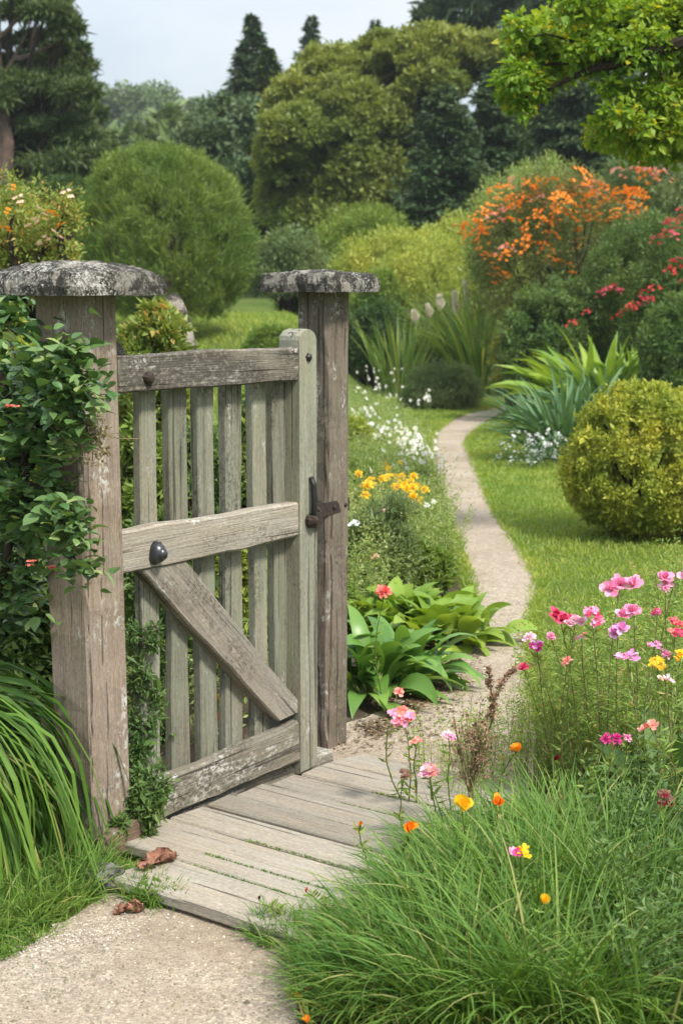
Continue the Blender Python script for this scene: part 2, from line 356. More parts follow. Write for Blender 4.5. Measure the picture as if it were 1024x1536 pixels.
def board(name, p0, p1, wdir, width, thick, mat, parent=None, wob=.003, cham=.006, segs=14, seed=0, w1=None, sag=0.0, world=None, endcut=(0, 0)):
    """bevelled board: runs p0 -> p1 through its middle, widths along wdir; own frame has X along the grain"""
    rng = np.random.default_rng(seed + 101); p0 = np.asarray(p0, float); p1 = np.asarray(p1, float)
    L = np.linalg.norm(p1 - p0); x = (p1 - p0) / L; yv = np.asarray(wdir, float); yv = yv - x * (yv @ x); yv /= np.linalg.norm(yv); zv = np.cross(x, yv)
    w1 = width if w1 is None else w1; V = []; c = cham
    ph = rng.uniform(0, 6.28, 8)
    for i in range(segs + 1):
        t = i / segs; hw = (width * (1 - t) + w1 * t) / 2; ht = thick / 2
        a = wob * (math.sin(t * 5 + ph[0]) + .6 * math.sin(t * 13 + ph[1]) + .35 * rng.normal()); b = wob * (math.sin(t * 6 + ph[2]) + .6 * math.sin(t * 11 + ph[3]) + .35 * rng.normal())
        oy = wob * .7 * math.sin(t * 4 + ph[4]); oz = wob * .5 * math.sin(t * 3.3 + ph[5]) - sag * 4 * t * (1 - t)
        X = L * t
        prof = [(-hw + c + a, -ht), (hw - c + b, -ht), (hw + b, -ht + c), (hw + b, ht - c), (hw - c + b, ht), (-hw + c + a, ht), (-hw + a, ht - c), (-hw + a, -ht + c)]
        for yy, zz in prof:
            ex = endcut[0] * (yy / max(hw, 1e-6)) * (1 - t) + endcut[1] * (yy / max(hw, 1e-6)) * t
            V.append([X + ex, yy + oy, zz + oz])
    fs = []
    for i in range(segs):
        for j in range(8): fs.append([i * 8 + j, i * 8 + (j + 1) % 8, (i + 1) * 8 + (j + 1) % 8, (i + 1) * 8 + j])
    mb = MB(); mb.add(V, [fs, [list(range(8))[::-1]], [[segs * 8 + j for j in range(8)]]])
    o = mb.obj(name, mat, parent); M = Matrix(((x[0], yv[0], zv[0], p0[0]), (x[1], yv[1], zv[1], p0[1]), (x[2], yv[2], zv[2], p0[2]), (0, 0, 0, 1)))
    o.matrix_local = M; return o
def outline_prism(name, prof, y0, y1, mat, parent, xaxis='z', bev=.006):
    """an upright with a shaped outline (x,z) in the gate frame, thickness y0..y1; own X runs up the grain"""
    P = np.array(prof, float); c = P.mean(0); q = c + (P - c) * (1 - bev / np.abs(P - c).max())
    n = len(P); mb = MB(); lay = [(q, y0), (P, y0 + bev), (P, y1 - bev), (q, y1)]
    V = [[pz, px, y] for pp, y in lay for px, pz in pp]             # local X = up, Y = along gate, Z = away
    fs = [[l * n + j, l * n + (j + 1) % n, (l + 1) * n + (j + 1) % n, (l + 1) * n + j] for l in range(3) for j in range(n)]
    mb.add(V, [fs, [list(range(n))[::-1]], [[3 * n + j for j in range(n)]]])
    o = mb.obj(name, mat, parent); o.matrix_local = Matrix(((0, 1, 0, 0), (0, 0, 1, 0), (1, 0, 0, 0), (0, 0, 0, 1))); return o
def dome(mb, c, axis, r, h, sides=10, rings=4, rng=None, mi=0, sq=1.0):
    axis = norm(np.asarray(axis, float)); a = norm(np.cross(axis, [.2, .3, .9])); b = np.cross(axis, a); V = []; rg = rng or np.random.default_rng(1)
    for i in range(rings):
        t = i / rings * math.pi / 2
        for j in range(sides):
            th = 2 * math.pi * j / sides; rr = r * math.cos(t) * (1 + .05 * rg.normal())
            V.append(np.asarray(c) + (a * math.cos(th) * sq + b * math.sin(th)) * rr + axis * h * math.sin(t))
    V.append(np.asarray(c) + axis * h); fs = [[i * sides + j, i * sides + (j + 1) % sides, (i + 1) * sides + (j + 1) % sides, (i + 1) * sides + j] for i in range(rings - 1) for j in range(sides)]
    mb.add(V, [fs, [[(rings - 1) * sides + j, (rings - 1) * sides + (j + 1) % sides, rings * sides] for j in range(sides)], [list(range(sides))[::-1]]], mi)

gate = thing('garden_gate', 'weathered grey wooden picket gate with diagonal brace and rounded stile', 'gate'); gate.matrix_world = GM
def gx(x, y, z): return np.array([x, y, z])
RT = .048
board('top_rail', gx(-.005, RT / 2, 1.359), gx(.797, RT / 2, 1.359), (0, 0, 1), .106, RT, W_rail, gate, .002, .005, seed=1)
board('middle_rail', gx(.0, RT / 2, .857), gx(.797, RT / 2, .864), (0, 0, 1), .122, RT, W_mid, gate, .003, .006, seed=2, w1=.110)
board('bottom_rail', gx(.0, RT / 2, .095), gx(.795, RT / 2, .140), (0, 0, 1), .125, RT, W_bot, gate, .004, .008, seed=3, w1=.132)
br = board('brace', gx(.150, .012 + .02, .826), gx(.770, .012 + .02, .232), (.7, 0, .7), .135, .05, W_mid, gate, .002, .005, seed=4, w1=.105, endcut=(.055, .045))
def stile(x0, x1, top, mat, name, bot=.03):
    r = (x1 - x0) / 2; cx = (x0 + x1) / 2; pr = [(x1, bot + .006), (x1, .6), (x1 + .002, 1.0)]
    for k in range(9):
        th = math.pi * k / 8; pr.append((cx + r * math.cos(th) * 1.0, top - r * .8 + r * .8 * math.sin(th)))
    pr += [(x0 - .001, 1.0), (x0, .6), (x0, bot)]
    return outline_prism(name, pr, -.004, .078, mat, gate)
st = stile(.7985, .886, 1.468, W_stile, 'latch_stile')
hp = [(-.005, .05), (-.005, 1.22), (.03, 1.30), (.078, 1.34), (.082, 1.385)]
for k in range(1, 9):
    th = math.pi * k / 8; hp.append((.012 + .070 * math.cos(th), 1.392 + .066 * math.sin(th)))
hp += [(-.06, 1.0), (-.06, .05)]
outline_prism('hinge_stile', hp, .050, .098, W_rail, gate)
pk = [(205, 236), (248, 280), (292, 322), (334, 364), (375, 400), (406, 430)]
def guv(px, py, off=0.0):
    d = ray(px, py); A = A0 - nrm * off; s = np.dot(A - CAM, nrm) / np.dot(d, nrm); P = CAM + d * s; return float(np.dot(P - A0, u)), float(P[2])
px_off = .078
rg = random.Random(5)
for i, (a, b) in enumerate(pk):
    ua, _ = guv(a + 5, 680, .052); ub, _ = guv(b, 680, .052)
    cx = (ua + ub) / 2; wd = ub - ua
    board('picket', gx(cx + rg.uniform(-.006, .004), .052 + .017, .115 if i else .10), gx(cx + rg.uniform(-.002, .004), .052 + .017, 1.345), (1, 0, 0), wd * 1.0, .033, W_picket, gate, .0025, .004, seed=20 + i)
mb = MB(); rb = np.random.default_rng(3)
x_, z_ = guv(222, 567); dome(mb, (x_, 0, z_), (0, -1, 0), .021, .02, 7, 3, rb); mb.obj('bolt', M_rust, gate)
x_, z_ = guv(461, 536); mb = MB(); dome(mb, (x_, -.004, z_), (0, -1, 0), .014, .012, 6, 3, rb); mb.obj('bolt', M_iron, gate)
x_, z_ = guv(232, 829); mb = MB(); dome(mb, (x_, 0, z_), (0.15, -1, 0.1), .036, .034, 12, 5, rb, sq=.72); dome(mb, (x_ + .006, -.02, z_ - .004), (0.1, -1, .25), .022, .02, 10, 4, rb, sq=.8)
mb.obj('knob', plain('black_knob', (.022, .024, .028), .28, .6, 0, .5, 70), gate, smooth=True)
# latch: drop bar, bolt and strap
x_, z_ = guv(463, 718); x2, z2 = guv(462, 786)
lt = MB(); tube(lt, [(x_, -.010, z_ + .006), (x_ + .001, -.020, z_ - .02), (x_, -.022, z_ - .08), (x2, -.02, z2)], [.008, .010, .009, .010], 8); latch = lt.obj('latch', M_iron, gate, smooth=True)
l2 = MB(); dome(l2, (x2, -.006, z2 + .012), (0, -1, 0), .024, .034, 9, 4, rb); l2.obj('latch_boss', M_rust, latch)
# ground / place of the far post
R0 = ground(486, 1128); R0[2] = 0
def w2g(p): q = np.asarray(p) - A0; return np.array([q @ u, -(q @ nrm), p[2]])
strap = [w2g(at(466, 781, (A0 + u * .86)[1])), ]
rp0 = w2g(R0); zs = z2 + .01
l3 = MB()
pth = np.array([(x2 + .01, -.016, zs), (.90, -.012, zs + .004), (rp0[0] - .06, rp0[1] - .006, zs - .003), (rp0[0] + .004, rp0[1] - .008, zs - .005), (rp0[0] + .128, rp0[1] - .008, zs)])
Vb = []
for p in pth:
    for dy, dz in ((-.005, -.022), (.003, -.022), (.003, .022), (-.005, .022)): Vb.append(p + [0, dy, dz])
l3.add(Vb, [[[i * 4 + j, i * 4 + (j + 1) % 4, (i + 1) * 4 + (j + 1) % 4, (i + 1) * 4 + j] for i in range(len(pth) - 1) for j in range(4)], [[3, 2, 1, 0]], [[16, 17, 18, 19]]])
for k in (.3, .8): dome(l3, pth[3] * (1 - k) + pth[4] * k + [0, -.005, 0], (0, -1, 0), .009, .008, 6, 2, rb)
l3.obj('strap', M_rust, latch)

def post(name, label, C, w_b, w_t, h, mat, lean, cap_fn):
    root = thing(name, label, 'gate post', tuple(C)); rng = np.random.default_rng(len(label)); V = []; sg = 22
    for i in range(sg + 1):
        t = i / sg; w = w_b + (w_t - w_b) * t; off = lean * t
        c = .010
        for k, (a, b) in enumerate([(c, 0), (w - c, 0), (w, c), (w, w - c), (w - c, w), (c, w), (0, w - c), (0, c)]):
            jt = .0022 * rng.normal() + .003 * math.sin(t * 7 + k * 1.3) + .0025 * math.sin(t * 17 + k)
            p = u * (a + jt - (w - w_b) * .5) - nrm * (b + jt - (w - w_b) * .5) + off
            V.append([h * t, -(p @ nrm), p @ u])                   # own X runs up the grain
    mb = MB(); fs = [[i * 8 + j, i * 8 + (j + 1) % 8, (i + 1) * 8 + (j + 1) % 8, (i + 1) * 8 + j] for i in range(sg) for j in range(8)]
    mb.add(V, [[f[::-1] for f in fs], [list(range(8))], [[sg * 8 + j for j in range(8)][::-1]]])
    o = mb.obj('shaft', mat, root)
    # local (X,Y,Z) -> world (up, -nrm, u)
    o.matrix_local = Matrix(((0, -nrm[0], u[0], 0), (0, -nrm[1], u[1], 0), (1, 0, 0, 0), (0, 0, 0, 1)))
    cap_fn(root, lean + u * w_b / 2 - nrm * w_b / 2, h); return root
def capstone(s, edge, top, mat, seed, step=False, shift=(0, 0), sx=1.0):
    def fn(root, c, h):
        rng = np.random.default_rng(seed); n = 26; mb = MB(); g_ = np.linspace(-1, 1, n); A, B = np.meshgrid(g_, g_)
        k = rng.normal(size=(8, 4))
        nzf = lambda a, b: sum(.5 / (j + 1) * np.sin(a * (1.5 + 1.3 * j) * k[j, 0] * 1.6 + b * (1.5 + 1.2 * j) * k[j, 1] * 1.6 + k[j, 2] * 3) for j in range(8))
        r = np.maximum(np.abs(A), np.abs(B)); rad = np.sqrt(A * A + B * B)
        X = A * s * sx * (1 - .10 * np.clip(rad - .95, 0, 1)) + .006 * nzf(B * 2, A); Yv = B * s * (1 - .10 * np.clip(rad - .95, 0, 1)) + .006 * nzf(A * 2, B + 3)
        dom = np.clip(1 - (r * .8 + rad * .2) ** 2.4, 0, 1)
        zt = edge + (top - edge) * dom + .0055 * nzf(A * 2.2, B * 2.2) * (1 - r ** 8)
        if step: zt = np.where(r > .90, edge * .72 + .003 * nzf(A * 3, B), np.maximum(zt, edge))
        zt += rng.normal(size=zt.shape) * .0018
        ins = 1 - .05 * (r > .99)
        top_v = np.stack([X * ins, Yv * ins, zt - .006 * (r > .99)], 2).reshape(-1, 3)
        bot_v = np.stack([X, Yv, 0 * zt + .0015 * nzf(A * 3, B * 3) * (r > .9)], 2).reshape(-1, 3)
        i0 = (np.arange(n - 1)[:, None] * n + np.arange(n - 1)[None]).ravel(); m = n * n
        V = np.concatenate([top_v, bot_v]); fs = [np.stack([i0, i0 + 1, i0 + n + 1, i0 + n], 1), np.stack([i0, i0 + n, i0 + n + 1, i0 + 1], 1) + m]
        bd = list(range(n)) + [i * n + n - 1 for i in range(1, n)] + [n * n - 1 - j for j in range(1, n)] + [(n - 1 - i) * n for i in range(1, n - 1)]
        # side wall with a middle ring pushed out a little (worn rounded arris)
        ring = .5 * (top_v[bd] + bot_v[bd]); ring[:, :2] *= 1.03; ring += rng.normal(size=ring.shape) * .002; base = len(V); V = np.concatenate([V, ring]); nb = len(bd)
        sd = []
        for j in range(nb):
            a, b = bd[j], bd[(j + 1) % nb]; sd.append([a, base + j, base + (j + 1) % nb, b]); sd.append([base + j, a + m, b + m, base + (j + 1) % nb])
        fs.append(np.array(sd)); mb.add(V, fs); o = mb.obj('capstone', mat, root)
        o.matrix_local = Matrix(((u[0], -nrm[0], 0, c[0] + u[0] * shift[0] - nrm[0] * shift[1]), (u[1], -nrm[1], 0, c[1] + u[1] * shift[0] - nrm[1] * shift[1]), (0, 0, 1, h), (0, 0, 0, 1)))
    return fn
hL = at(140, 443, C0[1] + .02)[2]
post('gate_post', 'thick brown timber gate post with a domed lichen-covered stone cap, beside the climbing rose', C0, .150, .162, hL, W_post, np.array([-.028, 0, 0]), capstone(.185, .054, .094, M_cap, 4, shift=(.0, .0)))
hR = at(485, 438, R0[1] + .02)[2]
post('gate_post', 'slimmer dark gate post with a flat stepped stone cap, beside the gate latch', R0 + np.array([.011, 0, 0]), .122, .130, hR, W_post2, np.array([0.0, 0, 0]), capstone(.150, .060, .070, M_cap2, 9, False, shift=(-.02, -.0)))
# rotten foot board and sill under the gate
o = board('rotten_board', C0 + u * -.01 + nrm * .02 + Z * .052, C0 + u * .155 + nrm * .022 + Z * .062, (0, 0, 1), .075, .03, W_old, None, .005, .008, seed=50)
tag(o, 'rotting reddish offcut of timber nailed across the foot of the thick gate post', 'timber offcut')
o = board('timber_sill', A0 + u * .0 + nrm * -.07 + Z * .032, A0 + u * 1.0 + nrm * -.07 + Z * .036, nrm, .10, .058, wood_mat('sill_timber', (.40, .37, .31), (.19, .16, .13), .15, .9, .7), None, .004, .008, seed=51)
tag(o, 'lichen-whitened timber sill lying under the bottom rail of the gate', 'sill')
# deck
wd_ = np.array([.771, -.637, 0]); vd = np.array([.637, .771, 0])
D0 = ground(165, 1310, .06)
deck = thing('plank_deck', 'low threshold of wide weathered grey planks in front of the gate', 'deck', (D0[0], D0[1], 0))
seams = [0, .215, .305, .465, .62, .74, .90, 1.05, 1.22, 1.38]
rgd = random.Random(8)
for i in range(9):
    a, b = seams[i], seams[i + 1]; mid = (a + b) / 2; wdt = b - a - rgd.uniform(.005, .010)
    zt = .048 + rgd.uniform(-.004, .003); x0 = max(-.25, -float((D0 + vd * mid - A0) @ nrm) - rgd.uniform(.0, .018)) if i else 0.0; L = 1.55 + rgd.uniform(-.08, .08)
    p0 = vd * mid + wd_ * x0 + Z * (zt - .017); p1 = vd * (mid + rgd.uniform(-.008, .008)) + wd_ * L + Z * (zt - .017 + rgd.uniform(-.004, .004))
    board('plank', p0, p1, vd, wdt, .034, W_deck, deck, .0022, .006, segs=26, seed=70 + i, w1=wdt + rgd.uniform(-.012, .006), endcut=(rgd.uniform(-.015, .015), 0))
for k, xx in enumerate((.18, 1.3)):
    board('bearer', wd_ * xx + vd * .05 + Z * .004, wd_ * xx + vd * 1.35 + Z * .004, wd_, .07, .02, W_old, deck, .001, .004, seed=95 + k)

# ------------------------------------------------------------------ leaf colours
LM = {
 'willow': leaf_mat('willow_leaf', (.085, .14, .03), (.20, .265, .07)), 'pine': leaf_mat('pine_needle', (.045, .075, .024), (.095, .13, .042), transl=.15),
 'spruce': leaf_mat('spruce_needle', (.04, .072, .038), (.075, .115, .055), transl=.15), 'olive': leaf_mat('olive_green_leaf', (.125, .165, .035), (.235, .265, .068), clump=.4),
 'cypress': leaf_mat('dark_conifer_leaf', (.05, .088, .042), (.10, .145, .066), transl=.15, clump=.5), 'far': leaf_mat('far_leaf', (.075, .115, .045), (.13, .175, .07), transl=.2, clump=.1),
 'gold': leaf_mat('golden_leaf', (.18, .225, .03), (.40, .41, .07), clump=3), 'azalea': leaf_mat('azalea_leaf', (.095, .13, .04), (.19, .21, .075)),
 'dusty': leaf_mat('grey_green_leaf', (.10, .145, .06), (.19, .235, .11)), 'fresh': leaf_mat('fresh_leaf', (.10, .165, .03), (.20, .265, .055)),
 'lime': leaf_mat('lime_leaf', (.19, .24, .045), (.36, .39, .09)), 'mid': leaf_mat('mid_green_leaf', (.07, .125, .035), (.14, .20, .06)),
 'dark': leaf_mat('dark_green_leaf', (.03, .07, .02), (.075, .12, .035)), 'rose': leaf_mat('rose_leaf', (.055, .115, .04), (.14, .215, .08), (.24, .29, .12), transl=.25, rough=.4),
 'hosta': leaf_mat('broad_leaf', (.065, .155, .03), (.14, .25, .055), rough=.35, transl=.3), 'hosta2': leaf_mat('pale_broad_leaf', (.14, .225, .03), (.23, .32, .05), rough=.4),
 'grass': leaf_mat('tussock_grass', (.055, .125, .023), (.15, .24, .045), (.28, .27, .11), transl=.3, rough=.6, spec=.25, clump=2, p3=.955), 'drape': leaf_mat('drooping_grass', (.04, .10, .014), (.11, .20, .03), (.22, .22, .07), transl=.3),
 'lawn': leaf_mat('lawn_blade', (.15, .225, .035), (.27, .33, .06), (.34, .33, .13), p3=.95, transl=.4), 'strap': leaf_mat('strap_leaf', (.06, .125, .06), (.13, .21, .10), transl=.25),
 'reed': leaf_mat('reed_leaf', (.10, .175, .045), (.21, .275, .08), (.33, .33, .13)), 'maple': leaf_mat('maple_leaf', (.11, .20, .016), (.26, .35, .035), (.40, .34, .02), transl=.45, clump=1.5, p3=.96),
 'feather': leaf_mat('feathery_leaf', (.15, .215, .06), (.28, .35, .12), (.40, .42, .22), p3=.9), 'airy': leaf_mat('airy_leaf', (.14, .215, .045), (.27, .35, .09), (.36, .27, .12), p3=.95),
 'autumn': leaf_mat('tinted_leaf', (.15, .20, .045), (.27, .31, .08), (.46, .27, .10), p3=.93), 'weed': leaf_mat('weed_leaf', (.06, .115, .035), (.12, .19, .06)),
 'twig': leaf_mat('dead_twig', (.16, .125, .065), (.27, .22, .12), transl=.05), 'seed': leaf_mat('seed_head', (.15, .085, .06), (.30, .18, .13), transl=.1),
}
B_dark = bark_mat('dark_bark', (.06, .045, .032)); B_grey = bark_mat('grey_bark', (.15, .115, .09)); M_stem = plain('green_stem', (.11, .15, .04), .7, .2, var=.35)
M_bstem = plain('brown_stem', (.19, .17, .075), .8, .2, var=.4)
PM = {
 'pink': petal_mat('pink_petal', (.80, .22, .42), (.90, .50, .66)), 'pale': petal_mat('pale_pink_petal', (.85, .48, .58), (.92, .72, .78)), 'hot': petal_mat('crimson_pink_petal', (.68, .035, .13), (.80, .14, .26)),
 'mag': petal_mat('magenta_petal', (.55, .02, .18), (.72, .10, .34)), 'orchid': petal_mat('orchid_petal', (.78, .26, .58), (.90, .52, .78)), 'coral': petal_mat('coral_petal', (.80, .10, .08), (.88, .34, .28)),
 'salmon': petal_mat('salmon_petal', (.85, .28, .22), (.90, .52, .44)), 'orange': petal_mat('orange_petal', (.86, .20, .01), (.90, .36, .02)), 'yellow': petal_mat('yellow_petal', (.86, .50, .01), (.90, .66, .04)),
 'white': petal_mat('white_petal', (.78, .78, .74), (.86, .86, .84)), 'red': petal_mat('red_petal', (.66, .03, .04), (.78, .12, .10)), 'azo': petal_mat('azalea_orange_petal', (.90, .19, .02), (.94, .40, .04)),
 'dred': petal_mat('dark_red_petal', (.18, .01, .02), (.30, .03, .04)), 'brown': petal_mat('brown_petal', (.18, .09, .06), (.30, .16, .11)), 'eye': petal_mat('yellow_eye', (.70, .42, .02), (.80, .55, .05)),
 'rhodo': petal_mat('rhododendron_petal', (.62, .05, .11), (.76, .18, .24)), 'peach': petal_mat('peach_petal', (.85, .50, .34), (.90, .70, .58)),
}

def branchy(mb, base, tips, r0, rng, sag=.1, wob=.12, n=6):
    for tp in tips: tube(mb, curve_pts(base, tp, n, rng, wob, sag), np.linspace(r0, r0 * .25, n), 5)
def shrub(name, label, cat, px, top, wpx, Y, mat, leaf=(.05, .02), m=160, k=70, cl=.13, seed=1, depth=.85, group=None, inner=.55, lo=-.5, cz=.45, amp=.25, up=.35, rnd=.7, z0=None, ground_y=None, stem=.02, parent=None, bark=None, flat=.6, fine=True):
    rng = np.random.default_rng(seed)
    if fine and leaf[0] >= .045: leaf = (leaf[0] * .72, leaf[1] * .68); k = int(k * 1.6)
    if ground_y: Y = float(ground(px, ground_y)[1])
    x = at(px, top, Y)[0]; zb = float(terr(x, Y)) if z0 is None else z0; zt = at(px, top, Y)[2]; h = zt - zb; rx = wpx / 2 * Y / F
    root = thing(name, label, cat, (x, Y, zb), group); lum = lumps(rng, 10, amp)
    C, q = envelope(rng, m, (rx * .9, rx * depth * .9, h * (1 - cz) * .92), lum, inner, lo); low = C[:, 2] < 0; C[low, 2] *= (cz * h) / max(h * (1 - cz), 1e-3); C[:, 2] += h * cz; C[:, 2] = np.maximum(C[:, 2], .04 * h)
    mb = MB(); foliage(mb, rng, C, cl * rx * 2 * rng.uniform(.7, 1.25, len(C)), k, leaf[0], leaf[1], up, rnd, flat=flat); mb.obj('foliage', LM[mat], root)
    sb = MB(); ti = rng.choice(len(C), min(16, len(C)), replace=False)
    for i in ti: tube(sb, curve_pts((rng.normal() * rx * .08, rng.normal() * rx * .08, -.05), C[i], 6, rng, .18, .06), np.linspace(stem, stem * .2, 6), 5)
    sb.obj('stem', bark or B_dark, root)
    root['rx'] = rx; return root, C, rng, rx, h

# ------------------------------------------------------------------ far wooded hill
def far_tree_mesh(seed, conifer=False):
    rng = np.random.default_rng(seed); mb = MB()
    if conifer: mb2 = conifer_mesh(rng, 1.0, .26, 10, 12); return mb2.mesh('crown', LM['spruce'])
    lum = lumps(rng, 8, .35); C, q = envelope(rng, 60, (.40, .40, .42), lum, .6, -.6); C[:, 2] += .55
    foliage(mb, rng, C, .115, 190, .030, .018, .3, .8); return mb.mesh('crown', LM['far'])
def conifer_mesh(rng, h, R, levels, nb, z_lo=.04, dens=34, leaf=(.05, .016), droop=.28, pw=.85):
    mb = MB(); P = []; D = []; t = (np.arange(levels * nb) + rng.uniform(-.5, .5, levels * nb)) / (levels * nb); t = np.clip(t, 0, .995) ** 1.1; n = len(t)
    az = rng.uniform(0, 2 * np.pi, n); ln = R * (1 - t) ** pw * rng.choice([.55, .8, 1.0, 1.12], n) * rng.uniform(.85, 1.1, n) + .012 * R; z0 = h * (z_lo + (1 - z_lo) * t)
    kk = np.maximum(6, (dens * (.35 + ln / R)).astype(int)); idx = np.repeat(np.arange(n), kk); s = rng.random(len(idx)) ** .7
    o = np.stack([np.cos(az), np.sin(az), 0 * az], 1)[idx]; l = np.stack([-np.sin(az), np.cos(az), 0 * az], 1)[idx]; sd = rng.normal(size=len(idx))
    lat = sd * (.20 * ln[idx] * (1.15 - s) + .02 * R)
    P = o * (s * ln[idx])[:, None] + l * lat[:, None]; P[:, 2] = z0[idx] + ln[idx] * (.12 * s - droop * s ** 2) - np.abs(lat) * .25 + rng.normal(size=len(idx)) * .012 * R + .10 * ln[idx] * (s > .93)
    D = norm(o * .8 + l * np.sign(sd)[:, None] * .6 + rng.normal(size=o.shape) * .3 + np.array([0, 0, -.10])); Nn = norm(np.array([0, 0, 1.]) + rng.normal(size=o.shape) * .35)
    sc = np.exp(rng.normal(size=len(idx)) * .3); kites(mb, P, D, Nn, leaf[0] * h * sc, leaf[1] * h * sc, fold=.05)
    k2 = 14; kites(mb, np.stack([rng.normal(size=k2) * .008 * h, rng.normal(size=k2) * .008 * h, h * rng.uniform(.93, 1.0, k2)], 1), norm(rng.normal(size=(k2, 3)) * .5 + [0, 0, 1.]), rvec(rng, k2), leaf[0] * h * .6, leaf[1] * h * .6)
    return mb
ft = [far_tree_mesh(200 + i) for i in range(4)]; fc = [far_tree_mesh(230 + i, True) for i in range(2)]
trunk_mb = MB(); tube(trunk_mb, [(0, 0, -.05), (0, 0, .3), (.01, 0, .6)], [.03, .022, .01], 5); ftm = trunk_mb.mesh('trunk', B_dark)
rng = np.random.default_rng(77); first = None
rows = [(205, 80, 8, 100, 400), (180, 70, 7.5, 110, 400), (150, 75, 7, 110, 400), (125, 80, 6.5, 120, 400), (100, 80, 5.5, 110, 420), (84, 60, 4.5, 160, 420)]
nf = 0
for Yr, step, hh, xa, xb in rows:
    for px in np.arange(xa - 60, xb + 40, step * .42):
        Y = Yr + rng.uniform(-7, 7); x = at(px + rng.uniform(-12, 12), 200, Y)[0]; con = rng.random() < .14
        r = thing('hill_tree', 'rounded broadleaf tree in the hazy wood covering the far hillside' if not con else 'small dark conifer among the broadleaf wood on the far hill', 'tree', (x, Y, float(terr(x, Y)) - .3), 'trees covering the far hill' if not con else 'conifers on the far hill')
        s = hh * rng.uniform(.75, 1.2); r.scale = (s * rng.uniform(1.0, 1.4), s * 1.2, s); r.rotation_euler.z = rng.uniform(0, 6.28)
        for nm, me in (('crown', (fc if con else ft)[rng.integers(2 if con else 4)]), ('trunk', ftm)):
            c = bpy.data.objects.new(nm, me); COL.objects.link(c); c.parent = r
        nf += 1

# ------------------------------------------------------------------ big trees behind the garden
def conifer(name, label, px, top, wpx, Y, base_py, mat='spruce', seed=1, levels=26, nb=9, dens=60, leaf=(.035, .010), droop=.28, pw=.85):
    rng = np.random.default_rng(seed); x, _, zt = at(px, top, Y); zb = at(px, base_py, Y)[2]; zg = float(terr(x, Y)); zb = min(zb, zg + 1.0); h = zt - zg
    root = thing(name, label, 'tree', (x, Y, zg)); R = wpx / 2 * Y / F
    conifer_mesh(rng, h, R, levels, nb, .03, dens, leaf, droop, pw).obj('crown', LM[mat], root)
    mb = MB(); tube(mb, [(0, 0, -.1), (0, 0, h * .5), (0, 0, h * .98)], [h * .018, h * .010, .01], 7); mb.obj('trunk', B_dark, root); return root
def broad(name, label, blobs, Y, mat, seed, leaf, m2=30, k=40, base=None, trunk_r=.18, dy=1.6, flat=.6, sub=.26):
    """crown from boughs traced as (px, py, rx, ry) at about depth Y"""
    rng = np.random.default_rng(seed); bx = base if base is not None else float(np.mean([b[0] for b in blobs])); x0 = at(bx, 400, Y)[0]; zg = float(terr(x0, Y)); O = np.array([x0, Y, zg])
    root = thing(name, label, 'tree', tuple(O)); mb = MB(); tb = MB(); top = max(at(b[0], b[1], Y)[2] for b in blobs); ctr = []
    for b in blobs:
        yy = Y + (b[4] if len(b) > 4 else rng.uniform(-dy, dy)); c = at(b[0], b[1], yy) - O; s = yy / F; R = np.array([b[2] * s, (b[2] + b[3]) / 2 * s, b[3] * s]); ctr.append(c)
        q = rvec(rng, m2); q[:, 2] = np.abs(q[:, 2]) * .9 - .35 * (rng.random(m2)); C = c + R * norm(q) * rng.uniform(.55, 1.0, m2)[:, None]
        foliage(mb, rng, C, np.tile(R * sub, (m2, 1)) * rng.uniform(.7, 1.3, (m2, 1)), k, leaf[0], leaf[1], .3, .8, flat=flat)
    mb.obj('crown', LM[mat], root); fork = np.array([0, 0, min(c[2] for c in ctr) * .8])
    tube(tb, [(0, 0, -.2), fork * .5 + [rng.normal() * .1, 0, 0], fork], [trunk_r, trunk_r * .8, trunk_r * .65], 8)
    for c in ctr: tube(tb, curve_pts(fork, c, 6, rng, .1, .05), np.linspace(trunk_r * .5, .02, 6), 5)
    tb.obj('trunk', B_dark, root); return root
conifer('spruce_tree', 'tallest pointed dark spruce on the skyline above the clipped round bush', 378, 24, 235, 46, 330, seed=11, levels=38, nb=12, dens=190, leaf=(.017, .006), pw=.85)
conifer('conifer_tree', 'broader olive-green conifer just in front of the tallest spruce', 402, 72, 200, 43, 330, 'pine', seed=12, levels=34, nb=12, dens=180, leaf=(.017, .006), pw=.7)
conifer('spruce_tree', 'slim symmetrical spruce standing clear against the sky between the tallest spruce and the wood', 466, 24, 175, 58, 330, seed=13, levels=30, dens=150, leaf=(.018, .006), pw=.85)
conifer('spruce_tree', 'small spruce tip showing over the olive-green broadleaf tree', 562, 30, 135, 60, 330, seed=14, levels=26, dens=120, leaf=(.018, .006), pw=.85)
broad('evergreen_tree', 'dark rounded evergreen below the tall spruce, behind the clipped round bush', [(345, 190, 60, 50), (310, 230, 50, 50), (370, 240, 60, 50), (330, 290, 70, 50), (400, 290, 50, 50)], 41, 'cypress', 15, (.13, .055), 40, 110)
broad('broadleaf_tree', 'pale green young tree low on the slope beside the dark evergreen', [(255, 195, 26, 28), (235, 225, 32, 26), (275, 225, 30, 25), (190, 215, 34, 22), (215, 255, 60, 30)], 60, 'far', 16, (.3, .16), 26, 40)
